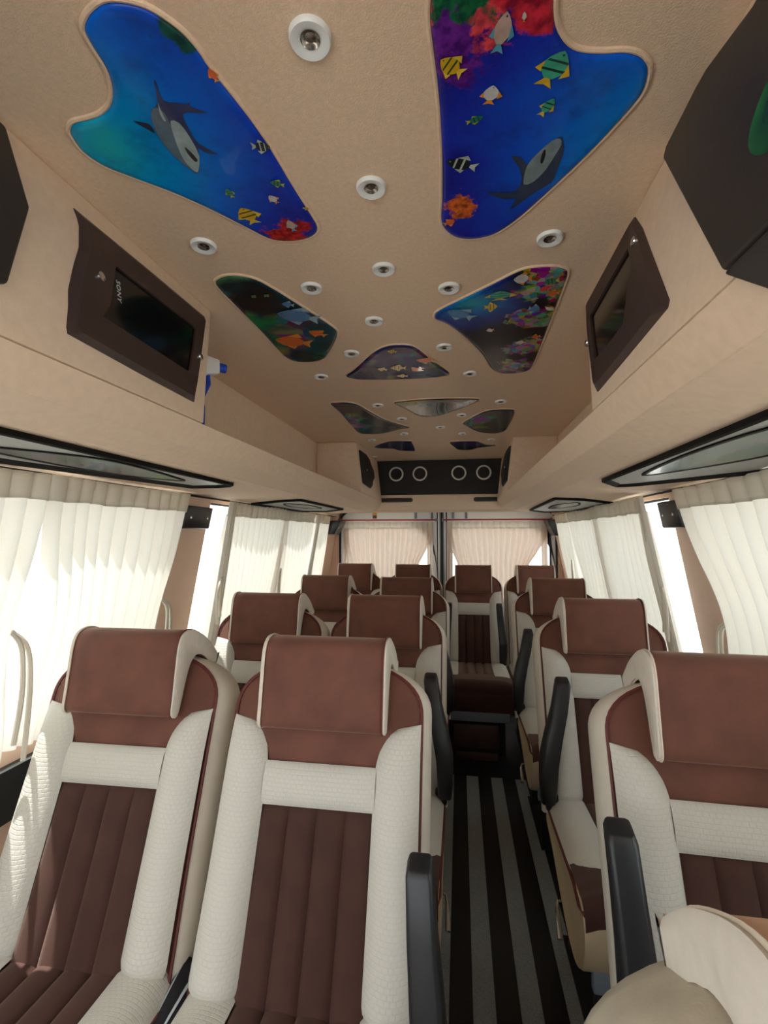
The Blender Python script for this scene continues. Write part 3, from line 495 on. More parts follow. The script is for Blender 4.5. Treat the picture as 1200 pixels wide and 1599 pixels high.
# ---------------------------------------------------------------- ceiling picture panels
B = lambda r, g, b: lin(r, g, b)
PM = {
 'P1': sea_mat('sea_print_a', (-.49, .585), .28, [(.12, B(40, 190, 190)), (.32, B(0, 150, 220)), (.55, B(8, 105, 222)), (.75, B(22, 58, 190)), (1, B(18, 20, 120))], B(26, 14, 110), 7, .45, zones=[(-0.297000, 0.809000, .05, B(200, 40, 40), 40), (-0.275000, 0.445000, .055, B(24, 84, 70), 26), (-0.245000, 0.480000, .035, B(70, 30, 120), 30)]),
 'P2': sea_mat('sea_print_b', (.28, .68), .30, [(.12, B(0, 170, 215)), (.34, B(4, 135, 222)), (.56, B(14, 88, 216)), (.78, B(28, 44, 172)), (1, B(20, 10, 80))], B(30, 10, 90), 7, .55, zones=[(0.018000, 0.471000, .075, B(235, 80, 90), 26), (0.084000, 0.479000, .06, B(215, 50, 70), 26), (0.003800, 0.471200, .05, B(30, 110, 70), 30), (-0.002000, 0.521000, .05, B(110, 40, 150), 30), (0.003400, 0.779600, .035, B(225, 110, 50), 34)]),
 'P3': reef_mat('reef_print_a', (.004, .06, .08, 1), 1.7, .30, 16),
 'P4': reef_mat('reef_print_b', (.02, .02, .16, 1), 5.2, .22, 18),
 'P5': sea_mat('sea_print_c', (.03, 1.13), .17, [(.10, B(20, 170, 180)), (.35, B(0, 100, 180)), (.55, B(10, 40, 130)), (.72, B(8, 10, 40)), (1, B(10, 14, 26))], B(10, 8, 30), 12, .7, zones=[(0.178600, 1.011900, .075, 'reef', 22), (0.190400, 1.085400, .075, 'reef', 22), (0.192600, 1.227900, .075, 'reef', 22), (0.195400, 1.413800, .075, 'reef', 22), (0.196200, 1.572400, .075, 'reef', 22)]),
 'P6': reef_mat('reef_print_c', (.03, .06, .08, 1), 8.1, .6, 14), 'P7': reef_mat('reef_print_d', (.10, .09, .06, 1), 9.4, .45, 12, .6),
 'P8': reef_mat('reef_print_e', (.05, .06, .05, 1), 2.6, .5, 12), 'P9': reef_mat('reef_print_f', (.01, .02, .12, 1), 4.4, .3, 12), 'P10': reef_mat('reef_print_g', (.01, .02, .14, 1), 6.9, .35, 12)}
PL = {'P1': 'glossy blue ceiling panel with a shark, left of the nearest downlight', 'P2': 'glossy blue ceiling panel with a shark and many fish, right of the nearest downlight',
 'P3': 'dark glossy ceiling panel with an orange fish, second on the left', 'P4': 'purple glossy ceiling panel of yellow fish in the middle of the second row', 'P5': 'teal reef ceiling panel with colourful corals, second on the right',
 'P6': 'dark glossy winged ceiling panel, third on the left', 'P7': 'shallow glossy ceiling panel in the middle of the third row', 'P8': 'small olive glossy ceiling panel, third on the right',
 'P9': 'narrow dark blue ceiling panel, farthest on the left', 'P10': 'narrow dark blue ceiling panel, farthest on the right'}
PAN = {}
for k, pts in PANELS.items():
    sp = smooth_poly(pts, 3); cx = sum(p[0] for p in sp) / len(sp); cy = sum(p[1] for p in sp) / len(sp)
    root = empty('ceiling_picture_panel', (cx, cy, 1.9)); tag(root, PL[k], 'ceiling panel', 'aquarium picture panels on the ceiling'); PAN[k] = root
    mb = MB(); f = lambda P, z: [(p[0], p[1], z) for p in P]
    mb.loops([f(inset(sp, .012), 1.8945), f(inset(sp, .004), 1.8940), f(sp, 1.8965), f(sp, 1.9)], True, False)
    p = mb.build('picture', PM[k], root, angle=60); p.location = (-cx, -cy, -1.9)
    # padded fabric welt round the picture
    wl = [(q[0], q[1], 1.8995) for q in inset(sp, -.003)]
    mb = MB(); mb.tube(wl, .0034, 8, True); p = mb.build('fabric_welt', M_ceil, root); p.location = (-cx, -cy, -1.9)
def flat(k, name, pts, col, z, sub=2):
    root = PAN[k]; l = root.location; P = smooth_poly([(a, b) for a, b in pts], sub)
    m = MATS.get('print_%d_%d_%d' % col) or mat('print_%d_%d_%d' % col, lin(*col), .3, noise=(60, .7), coat=.6)
    MB().add([(a - l.x, b - l.y, z - l.z) for a, b in P], [tuple(range(len(P)))]).build(name, m, root, smooth=False)
flat('P1', 'printed_shark', ART['shark1_back'], (42, 58, 112), 1.8936); flat('P1', 'printed_shark_fin', ART['shark1_fin'], (30, 44, 80), 1.8936)
flat('P1', 'printed_shark_flank', ART['shark1_flank'], (92, 120, 142), 1.8935); flat('P1', 'printed_shark_belly', ART['shark1_belly'], (160, 186, 196), 1.8934); flat('P1', 'printed_shark_mouth', ART['shark1_mouth'], (20, 20, 30), 1.8932); flat('P1', 'printed_shark_stripe', ART['shark1_stripe'], (180, 205, 215), 1.8932)
flat('P2', 'printed_shark', ART['shark2_back'], (36, 58, 92), 1.8936); flat('P2', 'printed_shark_belly', ART['shark2_belly'], (128, 150, 160), 1.8934); flat('P2', 'printed_shark_mouth', ART['shark2_mouth'], (12, 14, 24), 1.8932)
PAL = {'teal': ((60, 180, 150), (225, 190, 40), (20, 70, 60)), 'white': ((215, 220, 225), (235, 150, 30), (60, 60, 70)), 'green': ((30, 140, 110), (190, 190, 40), (10, 60, 60)), 'stripe': ((20, 30, 40), (190, 205, 200), (150, 190, 60)),
       'spot': ((200, 175, 165), (90, 170, 200), (60, 30, 40)), 'yellow': ((225, 185, 30), (240, 210, 70), (40, 80, 60)), 'orange': ((225, 105, 40), (240, 160, 60), (120, 40, 20)), 'blue': ((60, 130, 190), (150, 190, 215), (20, 40, 90)), 'red': ((215, 50, 70), (240, 110, 120), (120, 20, 40))}
def pm(c): return MATS.get('print_%d_%d_%d' % c) or mat('print_%d_%d_%d' % c, lin(*c), .3, noise=(60, .7), coat=.6)
for i, (k, h, t, r, pal) in enumerate(FISH):
    root = PAN[k]; l = root.location; H = Vector(h); T = Vector(t); d = H - T; Ln = d.length; d.normalize(); r *= 1.7 if k in ('P3', 'P4', 'P5') else 1; s = Vector((-d.y, d.x)); z = 1.8930
    P = lambda u, v, e=0: tuple(T + d * (u * Ln) + s * (v * Ln * r)) + (z - e,)
    c1, c2, c3 = [pm(c) for c in PAL[pal]]
    mb = MB(); body = [(1, 0), (.93, .16), (.78, .36), (.6, .48), (.42, .42), (.25, .18), (.2, .0), (.25, -.18), (.42, -.42), (.6, -.48), (.78, -.36), (.93, -.16)]
    mb.add([P(*q) for q in body], [tuple(range(len(body)))], 0)
    for q in ([(.25, .10), (0, .36), (.07, 0), (0, -.36), (.25, -.10)], [(.72, .42), (.45, .72), (.30, .40), (.42, .42)], [(.66, -.44), (.42, -.66), (.36, -.38)]):
        mb.add([P(a, b, .0001) for a, b in q], [tuple(range(len(q)))], 1)
    if pal in ('stripe', 'yellow', 'teal', 'green'):
      for q in ([(.70, .40), (.76, .36), (.74, -.34), (.68, -.40)], [(.46, .42), (.53, .45), (.50, -.44), (.44, -.42)]):
          mb.add([P(a, b, .0002) for a, b in q], [tuple(range(len(q)))], 2 if pal != 'stripe' else 1)
    mb.add([P(.90 + .03 * math.cos(a), .05 + .05 * math.sin(a), .0003) for a in [k2 * math.pi / 4 for k2 in range(8)]], [tuple(range(8))], 2)
    o = mb.build('printed_fish', [c1, c2, c3], root, smooth=False); o.location = -l

# ---------------------------------------------------------------- downlights
LL = ['round white downlight nearest the camera, between the two shark panels', 'round white downlight on the centre line between the tips of the shark panels', 'round white downlight beside the left television cabinet',
 'round white downlight on the centre line just behind the shark panels', 'round white downlight between the right shark panel and the right reef panel', 'round white downlight between the left shark panel and the dark orange-fish panel',
 'round white downlight left of the tip of the right reef panel', 'round white downlight ahead of the purple yellow-fish panel', 'round white downlight between the dark orange-fish panel and the purple panel',
 'round white downlight between the purple panel and the right reef panel', 'round white downlight left of and behind the purple panel', 'round white downlight right of and behind the purple panel',
 'small downlight left of the shallow middle panel of the third row', 'small downlight right of the shallow middle panel of the third row', 'small downlight by the right tip of the third left winged panel', 'small downlight by the left tip of the olive panel',
 'small downlight on the centre line behind the shallow middle panel', 'small downlight ahead of the farthest left narrow panel', 'small downlight ahead of the farthest right narrow panel', 'small downlight left of the farthest left narrow panel', 'small downlight right of the farthest right narrow panel', 'small downlight by the rear left cabinet and speaker board']
proto = None
for (x, y), lb in zip(LIGHT_XY, LL):
    if proto is None:
        proto = empty('downlight', (x, y, 1.9)); f = lambda a, b, h: (a, b, h); k = .66
        MB().lathe([(.036 * k, 0), (.0357 * k, -.004), (.033 * k, -.0062), (.022 * k, -.0050), (.0158 * k, -.0030), (.0155 * k, .0)], f, 32).build('trim_ring', M_lampwhite, proto)
        MB().lathe([(.0165 * k, -.0045), (.013 * k, -.0025), (.009 * k, -.0012), (.0085 * k, -.0005)], f, 24).build('reflector', M_reflector, proto)
        MB().lathe([(.009 * k, -.0012), (.005 * k, -.0016), (.0001, -.0018)], f, 16).build('lens', M_reflector, proto)
        o = proto
    else: o = copy_tree(proto); o.location = (x, y, 1.9)
    tag(o, lb, 'downlight', 'ceiling downlights')

# ---------------------------------------------------------------- seats
TH = .362; CS, SN = math.cos(TH), math.sin(TH); Z0 = .44
def bk(x, s, n): return (x, s * SN - n * CS, Z0 + s * CS + n * SN)
def hw(s):
    if s < .53: return .222 + .004 * max(0, (.2 - s) / .2) if s < .2 else .222
    t = min(1, (s - .53) / .118); return .222 * (1 - t ** 2.3) ** (1 / 2.3)
def outline(n=22):
    top = .648; L = []
    ss = [-.03 + .56 * i / 12 for i in range(13)] + [.53 + .118 * math.sin(math.pi / 2 * k / 12) for k in range(1, 12)]
    L = [(hw(s), s) for s in ss] + [(.09, .6475), (0, .648), (-.09, .6475)] + [(-hw(s), s) for s in reversed(ss)]
    return L
def seat(cush_y=.0, headmat=None, shellmat=None, arm=None):
    root = empty('passenger_seat')
    OUT = outline()
    shell = MB(); sc = lambda k, dy=0: [(x * k, .3 + (s - .3) * (1 - (1 - k) * (.7 if k < 1 else .25))) for x, s in OUT]
    shell.loops([[bk(x, s, nn) for x, s in sc(k)] for k, nn in ((.985, .0), (1.03, -.010), (1.07, -.03), (1.085, -.06), (1.075, -.10), (1.03, -.130), (.95, -.142), (.8, -.146))], False, True)
    back = shell.build('backrest', shellmat or M_leather, root, angle=60)
    # brown velvet face of the back
    def ff(u, v):
        s = -.03 + .676 * v; x = (2 * u - 1) * (hw(min(s, .6465)) - .004); e = (2 * u - 1); tt = max(0, (s - .45) / .2)
        return bk(x, s, .001 + .017 * (1 - abs(e) ** 3.5) * (1 - tt ** 3 * .9) * min(1, max(0, (s - .40) / .05)))
    MB().grid(ff, 20, 30).build('upper_cover', M_velvet, back)
    for sx in (-1, 1):
        def fb(u, v):
            s = -.004 + .520 * v; xo = hw(s) - .001; xi = .122
            if s > .385: xi = xo - (xo - .122) * max(0, 1 - ((s - .385) / .131) ** 2.5) ** (1 / 2.5)
            lo = max(0, 1 - (s + .004) / .035)
            xi2 = xi + .030 * lo ** 2.2; xo2 = xo - .020 * lo ** 2.2
            x = xi2 + (xo2 - xi2) * u; en = min(1, max(0, v * 18)) ** .5 * min(1, max(0, (1 - v) * 6)) ** .5
            pu = max(0, math.sin(math.pi * min(1, max(0, u * .94 + .03)))) ** .5
            return bk(sx * x, s, .006 + (.046 * (1 - .35 * v)) * pu * en * min(1, (xo - xi) / .05 + .1))
        MB().grid(fb, 14, 44).build('side_bolster', M_weave, back)
    MB().grid(lambda u, v: bk((2 * u - 1) * .126, .338 + .086 * v, .016 + .014 * (math.sin(math.pi * v) ** .4) * (1 - abs(2 * u - 1) ** 6 * .4)), 10, 8).build('cream_band', M_weave, back)
    for i in range(4):
        MB().grid(lambda u, v: bk(-.126 + .063 * (i + u), -.05 + .389 * v, .010 + (.012 * max(0, math.sin(math.pi * u)) ** .4) * (min(1, (1 - v) * 20) ** .5) + .010 * (1 - v) * (1 - v)), 8, 16).build('back_channel', M_velvetshadedark, back)
    pts = [bk(x * 1.0, s, .003) for x, s in OUT]
    MB().tube(pts, .0042, 6).build('piping', M_pipe, back)
    # headrest pad hooked over the top
    PR = [(.495, .034), (.496, .056), (.54, .066), (.60, .078), (.645, .086), (.674, .082), (.692, .062), (.699, .03), (.696, -.01), (.685, -.06), (.667, -.105), (.660, -.118), (.6615, -.119), (.632, -.1145), (.629, -.112), (.633, -.09), (.646, -.05), (.648, -.02), (.640, .004), (.615, .021), (.57, .027), (.53, .028)]
    PRs = smooth_poly(PR, 3); hm = headmat or M_velvet
    mb = MB(); hx = .141
    def lp(x, d):
        return [bk(x, a, b) for a, b in (inset(PRs, d) if d else PRs)]
    mb.loops([lp(-hx, .004), lp(-hx + .006, 0)] + [lp(-hx + .006 + (2 * hx - .012) * k / 8, 0) for k in range(1, 8)] + [lp(hx - .006, 0), lp(hx, .004)], True, True)
    hr = mb.build('headrest', hm, root, angle=50)
    for sx in (-1, 1):
        mb = MB(); mb.loops([lp(sx * (hx - .002), -.001), lp(sx * (hx + .004), -.0015), lp(sx * (hx + .007), .004)], False, True); mb.build('headrest_gusset', M_gusset, hr, angle=50)
        mb = MB(); mb.tube(lp(sx * (hx - .002), -.0015), .0022, 5, True); mb.build('headrest_piping', M_creampipe if sx < 0 else M_pipe, hr)
    # seat cushion
    prof = [(.03, .400), (.0, .425), (-.10, .415), (-.22, .425), (-.36, .440), (-.44, .440), (-.478, .420), (-.492, .385), (-.485, .335), (-.45, .275), (-.38, .235), (-.29, .240), (-.17, .285), (-.06, .335), (.03, .36)]
    PC = smooth_poly(prof, 3); mb = MB(); cw = .232
    q = lambda x, d: [(x, a, b) for a, b in (inset(PC, d) if d else PC)]
    mb.loops([q(-cw, .012), q(-cw - .004, .004), q(-cw + .004, 0), q(cw - .004, 0), q(cw + .004, .004), q(cw, .012)], True, True)
    cu = mb.build('cushion', M_beige, root, angle=50)
    def top(y):
        if y > -.42: return .452 + .016 * (-y / .42)
        t = min(1, (-.42 - y) / .08); return .468 - .075 * (1 - math.sqrt(max(0, 1 - t * t)))
    for sx in (-1, 1):
        def fc(u, v):
            y = .02 - .36 * v - .05 * (1 - u) * v * 1.0
            x = .122 + .114 * u; en = min(1, (1 - v) * 10) ** .5
            return (sx * x, y, top(y) - .014 * (u ** 6) * 2 + .016 * math.sin(math.pi * min(1, u * .9 + .05)) ** .6 * en)
        MB().grid(fc, 10, 18).build('cushion_bolster', M_weavetop, cu)
        pp = [(sx * .2375, .02 - .36 * k / 10, top(.02 - .36 * k / 10) - .026) for k in range(11)] + [(sx * .2375, -.36 - .02 * k, .441 - .0012 * k * k) for k in range(1, 5)] + [(sx * .232, -.475, .425), (sx * .20, -.492, .424)]
        MB().tube(pp, .0045, 6).build('cushion_piping', M_pipe, cu)
    for i in range(4):
        MB().grid(lambda u, v: (-.126 + .063 * (i + u), .02 - .37 * v, top(.02 - .37 * v) - .006 + .013 * math.sin(math.pi * u) ** .45), 8, 14).build('cushion_channel', M_velvetshadedark, cu)
    def fr(u, v):
        x = (2 * u - 1) * .236; t = v * math.pi * .55
        if v < .4: y = -.33 - .12 * (v / .4); z = top(y) + .006 - .02 * abs(2 * u - 1) ** 6
        else:
            t = (v - .4) / .6 * math.radians(95); y = -.447 - .052 * math.sin(t); z = .474 - .048 * (1 - math.cos(t)) - .02 * abs(2 * u - 1) ** 6
        return (x, y, z)
    MB().grid(fr, 16, 16).build('cushion_front', M_velvetshadedark, cu)
    # metal frame and legs
    fm = MB().box(-.20, .20, -.43, .02, .245, .275).build('seat_frame', M_blackmatte, root, bevel=.006)
    MB().box(-.21, .21, -.455, -.43, .225, .285).build('front_bar', M_grey, fm, bevel=.005)
    for sx in (-1, 1):
        for y in (-.37, -.06): MB().box(sx * .17 - .017, sx * .17 + .017, y - .02, y + .02, .0, .250).build('leg', M_blackmatte, root, bevel=.004)
        MB().box(sx * .17 - .025, sx * .17 + .025, -.42, .0, .0025, .012).build('floor_rail', M_blackmatte, root, bevel=.003)
    return root
def armrest(parent, sx, lean=0.0, dx=0.0):
    # folded-up armrest: pivot by the hip, a bar bent once, blunt end
    P = [(sx * (.238 + dx), -.015, .455), (sx * (.241 + dx), -.045, .52), (sx * (.240 + dx), -.055, .60), (sx * (.236 + dx - lean * .3), -.040, .68), (sx * (.232 + dx - lean * .7), -.020, .76), (sx * (.230 + dx - lean), .002, .842)]
    wd = [.022, .026, .028, .027, .025, .024]; dp = [.024, .032, .036, .030, .026, .024]
    mb = MB(); loops = []
    for (x, y, z), a, d in zip(P, wd, dp):
        r = .22
        loops.append([(x + a * cx, y + d * cy, z + d * cy * .25) for cx, cy in ((-1, -1 + r), (-1 + r, -1), (1 - r, -1), (1, -1 + r), (1, 1 - r), (1 - r, 1), (-1 + r, 1), (-1, 1 - r))])
    e = loops[-1]; c = Vector((0, 0, 0))
    for p in e: c += Vector(p) / 8
    loops.append([tuple(c + (Vector(p) - c) * .82 + Vector((0, .003, .012))) for p in e])
    mb.loops(loops, True, True)
    a = mb.build('armrest', M_armblack, parent, bevel=.004, seg=2, angle=45)
    MB().box(*sorted((sx * (.205 + dx), sx * (.246 + dx))), -.035, .02, .425, .485).build('armrest_pivot', M_blackmatte, a, bevel=.01, seg=3)
    return a
def lever(parent, sx):
    mb = MB(); mb.tube([(sx * .205, -.20, .262), (sx * .245, -.205, .262), (sx * .252, -.225, .25), (sx * .254, -.285, .215)], [.005, .005, .006, .008], 8); return mb.build('recline_lever', M_chrome, parent)
S0 = seat()
def copy_plain(o, parent=None):
    c = o.copy(); C.objects.link(c); c.parent = parent
    for ch in list(o.children):
        if ch.name.split('.')[0] in ('armrest', 'recline_lever'): continue
        copy_plain(ch, c)
    return c
def place_copy(x, y, label, arms, rot=0.0, dz=0.0, src=None):
    s = src or copy_plain(S0); s.location = (x, y, dz); s.rotation_euler = (0, 0, rot); tag(s, label, 'seat', 'velvet passenger seats')
    for sx, ln, dx in arms: armrest(s, sx, ln, dx); lever(s, sx)
    return s
place_copy(-.309, .923, 'brown velvet and cream seat in the front left pair, by the aisle', [(1, .01, .004)], src=S0)
for ch in S0.children:
    if ch.name == 'armrest': ch.location = (.012, -.055, -.078)
place_copy(-.818, .94, 'sunlit brown velvet and cream seat in the front left pair, by the window', [], rot=.02)
place_copy(.516, .885, 'brown velvet and cream seat nearest on the right of the aisle, with raised armrest', [(-1, -.02, .0)], rot=-.03)
place_copy(-.295, 1.728, 'brown velvet and cream seat in the second left pair, by the aisle', [(1, .04, 0)])
place_copy(-.785, 1.726, 'brown velvet and cream seat in the second left pair, by the window', [])
place_copy(.526, 1.75, 'brown velvet and cream seat second on the right of the aisle', [(-1, .05, 0)])
place_copy(-.300, 2.55, 'brown velvet and cream seat in the third left pair, by the aisle', [(1, .04, 0)])
place_copy(-.79, 2.62, 'brown velvet and cream seat in the third left pair, by the window', [])
place_copy(.531, 2.62, 'brown velvet and cream seat third on the right of the aisle', [(-1, .05, 0)])
place_copy(-.785, 3.41, 'brown velvet seat in the back row at the left window', [], dz=.025)
place_copy(-.345, 3.41, 'brown velvet seat in the back row, second from the left window', [], dz=.022)
A4 = place_copy(.095, 3.40, 'brown velvet seat at the end of the aisle with two raised armrests', [(-1, .01, -.03), (1, .01, -.03)], dz=.022)
place_copy(.536, 3.43, 'brown velvet seat in the back row at the right window', [], dz=.022)
for o in C.objects:
    if o.parent is None and o.name.startswith('passenger_seat') and o.location.y > 3: o.scale = (.895, 1, 1)
for ch in A4.children:
    if ch.name.startswith('cushion'): ch.data = ch.data.copy(); ch.data.materials[0] = M_velvetshadedark
# the seat beside the camera, seen from its aisle side: tan pad, soiled cream shell
fs = copy_plain(S0); fs.location = (.315, .12, 0); tag(fs, 'cream seat top with tan padded headrest at the lower right beside the camera', 'seat')
for ch in fs.children:
    if ch.name.startswith('headrest'): ch.data = ch.data.copy(); ch.data.materials[0] = M_tan
    if ch.name.startswith('backrest'): ch.data = ch.data.copy(); ch.data.materials[0] = M_dirty

# brown box below the aisle seat
bx = empty('storage_box', (.09, 3.02, 0)); tag(bx, 'dark brown wooden box under the seat at the end of the aisle', 'box')
MB().box(-.132, .132, -.03, .30, .075, .215).build('box_front', M_wood, bx, bevel=.006); MB().box(-.125, .125, -.025, .29, .001, .05).build('plinth', M_wood, bx, bevel=.005)
# striped cloth tucked between the front left seats
def stripe_mat():
    m = mat('striped_cloth', lin(16, 14, 22), .85); nt = m.node_tree; N = nt.nodes; L = nt.links
    tc = N.new('ShaderNodeTexCoord'); wv = N.new('ShaderNodeTexWave'); wv.inputs['Scale'].default_value = 9; wv.inputs['Distortion'].default_value = .6; L.new(tc.outputs['Object'], wv.inputs['Vector'])
    r = N.new('ShaderNodeValToRGB'); r.color_ramp.elements[0].position = .93; r.color_ramp.elements[0].color = lin(16, 14, 22); r.color_ramp.elements[1].position = .97; r.color_ramp.elements[1].color = lin(190, 200, 205)
    L.new(wv.outputs['Fac'], r.inputs['Fac']); L.new(r.outputs['Color'], N['Principled BSDF'].inputs['Base Color']); return m
cl = MB().grid(lambda u, v: (-.085 + .17 * u, -.20 + .26 * v, .045 * math.sin(math.pi * u) * .6 + .012 * math.sin(9 * u + 4 * v) + .02 * v), 16, 14).build('striped_cloth', stripe_mat())
cl.location = (-.565, .93, .395); tag(cl, 'black cloth with thin white stripes tucked between the front left seats', 'cloth')
sol = cl.modifiers.new('thick', 'SOLIDIFY'); sol.thickness = .006
# ---------------------------------------------------------------- spray bottle and folded cloth on the left rack
sb = empty('spray_bottle', (-.705, 1.165, 1.562)); sb.rotation_euler = (0, 0, math.radians(50)); tag(sb, 'white trigger spray bottle with blue nozzle on the left rack shelf', 'spray bottle')
MB().lathe([(.0001, 0), (.036, .002), (.038, .02), (.038, .13), (.030, .165), (.014, .185), (.014, .20), (.0001, .20)], lambda a, b, h: (a, b, h), 20).build('bottle', M_bluep, sb)
MB().lathe([(.0001, .195), (.017, .195), (.017, .215), (.0001, .217)], lambda a, b, h: (a, b, h), 20).build('collar', M_bluep, sb)
mb = MB(); mb.loops([[(x, y, z) for y, z in [(-.022, .215), (.022, .215), (.022, .275), (-.018, .275)]] for x in (-.04, .02)] + [[(x, y, z) for y, z in [(-.014, .232), (.014, .232), (.014, .270), (-.012, .270)]] for x in (.075,)])
mb.build('trigger_head', M_white, sb, bevel=.004)
MB().lathe([(.012, .075), (.013, .08), (.012, .095), (.0001, .096)], lambda a, b, h: (h, a, .252 + b), 16).build('nozzle', M_bluep, sb)
MB().tube([(.045, 0, .232), (.048, 0, .20), (.035, 0, .165)], [.006, .007, .005], 8).build('trigger', M_bluep, sb)
cl2 = MB().grid(lambda u, v: (-.045 + .09 * u, -.08 + .16 * v, .062 * math.sin(math.pi * u) ** .5 * math.sin(math.pi * v) ** .5 + .008 * math.sin(11 * u + 7 * v)), 14, 14).build('folded_cloth', M_cloth)
cl2.location = (-.645, 1.065, 1.566); tag(cl2, 'crumpled pale blue cloth on the left rack beside the spray bottle', 'cloth')

# ---------------------------------------------------------------- small speakers on the pillars
def speaker(sx, y0, y1, z0, z1, label, tilt):
    wv = W((z0 + z1) / 2); xa_ = XC + sx * (wv - .002); d = .06
    root = empty('pillar_speaker', (xa_, (y0 + y1) / 2, z0)); l = root.location; tag(root, label, 'speaker', 'small black speakers on the pillars')
    mb = MB(); mb.hexa([(xa_ + sx * .01, y0, z0), (xa_ - sx * d * .7, y0 + .01, z0), (xa_ - sx * d * .7, y1 - .01, z0), (xa_ + sx * .01, y1, z0), (xa_ - sx * .006, y0, z1), (xa_ - sx * (d + tilt), y0 + .01, z1), (xa_ - sx * (d + tilt), y1 - .01, z1), (xa_ - sx * .006, y1, z1)])
    p = mb.build('speaker_box', M_black, root, bevel=.006); p.location = -l
    for yy in (y0 + .045, y1 - .045):
        mb = MB(); mb.lathe([(.0001, .003), (.006, .002), (.007, -.012)], lambda a, b, h: (xa_ - sx * (d * .86 + tilt * .5 + h), yy + a, (z0 + z1) / 2 + b), 10); p = mb.build('screw', M_chrome, root); p.location = -l
speaker(-1, 1.655, 1.865, 1.375, 1.462, 'black speaker box on the left pillar between the curtains', 0)
speaker(1, 1.715, 1.885, 1.375, 1.468, 'black speaker box on the right pillar between the curtains', 0)
speaker(-1, 3.86, 4.06, 1.355, 1.468, 'black speaker at the rear left corner by the back door curtain', .04)
speaker(1, 3.86, 4.06, 1.345, 1.470, 'black speaker at the rear right corner by the back door curtain', .04)

# ---------------------------------------------------------------- curtains
def curtain(sx, y0, y1, label, pleats, zb=.80, zt=1.500, pinch=None, amp=.034, bunch=None, tie=None, side_sway=(0, 0), seed=0, overlap=False, tlen=1.0):
    rnd = random.Random(seed); ph = [rnd.uniform(-.35, .35) for _ in range(pleats + 2)]
    hh = .062; loc = Vector((XC + sx * (W(1.2) - .03), (y0 + y1) / 2, zb)); root = empty('window_curtain', loc)
    tag(root, label, 'curtain', 'cream side window curtains')
    def shifts(z):
        a = b = 0
        for (e, zp, am, sg) in (pinch or ()):
            k = am * math.exp(-((z - zp) / sg) ** 2)
            if e == 0: a += k
            else: b -= k
        t = (zt - z) / (zt - zb); return a + side_sway[0] * t, b + side_sway[1] * t
    def edges(z): a, b = shifts(z); return y0 + a, y1 + b
    off = .012 if overlap else 0
    def pt(u, z, k=1.0, base=.034):
        a, b = shifts(z); y = y0 + (y1 - y0) * u + a * (1 - u) ** 3 + b * u ** 3; q = u * pleats; i = int(min(q, pleats)); t = (zt - z) / (zt - zb)
        fold = abs(math.sin(math.pi * (q + ph[i] * .15 * t))) ** .6
        x = W(z) - base - .008 - off - amp * k * (.35 + .65 * min(1, t * 3)) * (fold - .5) - .010 * math.sin(2.1 * u * 3 + seed + 2 * t)
        return (XC + sx * x - loc.x, y + .006 * math.sin(5 * z + q) - loc.y, z - loc.z)
    nu = pleats * 8; nv = 26
    MB().grid(lambda u, v: pt(u, (zt - hh + .004) + (zb - zt + hh - .004) * v + (.010 * math.sin(u * 9 + seed) if v > .99 else 0)), nu, nv).build('drape', M_curt, root, angle=80)
    def hp(u, v):
        z = zt - hh * v * (1.04 + .03 * math.sin(u * 20)); p = pt(u, z, .8, .040); return p
    h = MB().grid(hp, nu, 4).build('header', M_curthead, root, angle=80)
    sm = h.modifiers.new('t', 'SOLIDIFY'); sm.thickness = .004
    if bunch is not None:      # grey turned-back edge of cloth
        def bp(u, v):
            z = zt - .004 + (zb + .05 - zt) * v; a, b = edges(z); yy = a if bunch == 0 else b; wd = (.055 + .03 * v) * (1 if bunch == 0 else -1)
            x = W(z) - .052 - off - .012 * abs(math.sin(math.pi * u * 2.2))
            return (XC + sx * x - loc.x, yy + wd * (u - .15) - loc.y, z - loc.z)
        MB().grid(bp, 16, 20).build('turned_edge', M_curtgrey, root, angle=80)
    if tie:
        e, z = tie; a, b = edges(z); yy = a if e == 0 else b; x = XC + sx * (W(z) - .065)
        sg = 1 if e == 0 else -1
        for k in range(2):
            P = [(x, yy + sg * .01, z), (x - sx * .006, yy - sg * (.014 + .016 * k), z - .03 * tlen), (x - sx * .004, yy - sg * (.020 + .022 * k), z - .10 * tlen), (x, yy - sg * (.006 + .028 * k), z - (.17 + .03 * k) * tlen)]
            P = [(p[0] - loc.x, p[1] - loc.y, p[2] - loc.z) for p in spline(P, 5)]
            MB().tube(P, .006, 6).build('tie_band', M_curthead, root)
        P = [(x + sx * .03 * math.cos(q) - loc.x, yy + sg * .012 + .028 * math.sin(q) - loc.y, z + .006 * math.sin(q) - loc.z) for q in [2 * math.pi * k / 14 for k in range(14)]]
    return root
curtain(-1, .50, 1.065, 'cream curtain at the far left edge, tied with hanging cords', 10, pinch=[(1, 1.10, .05, .20)], tie=(1, 1.12), seed=1, zb=.79, tlen=1.6)
curtain(-1, 1.03, 1.655, 'wide bright cream curtain left of the front left seats', 11, pinch=[(1, 1.05, .05, .22), (0, 1.10, .06, .20)], tie=(1, 1.12), side_sway=(.03, -.02), seed=2, overlap=True, zb=.80)
curtain(-1, 2.0, 2.70, 'cream curtain with grey turned edge behind the left pillar', 13, bunch=0, tie=(0, 1.16), seed=3, side_sway=(.03, 0))
curtain(-1, 2.70, 3.32, 'narrow cream curtain on the left, third window from the back corner', 11, pinch=[(0, 1.1, .03, .2)], tie=(0, 1.15), seed=4)
curtain(-1, 3.34, 3.72, 'last cream curtain on the left, next to the rear corner', 8, seed=5, bunch=0)
curtain(1, .55, 1.735, 'wide bright cream curtain behind the nearest right seat', 15, pinch=[(1, 1.12, .12, .20)], tie=(1, 1.10), seed=6, side_sway=(0, -.13), overlap=True)
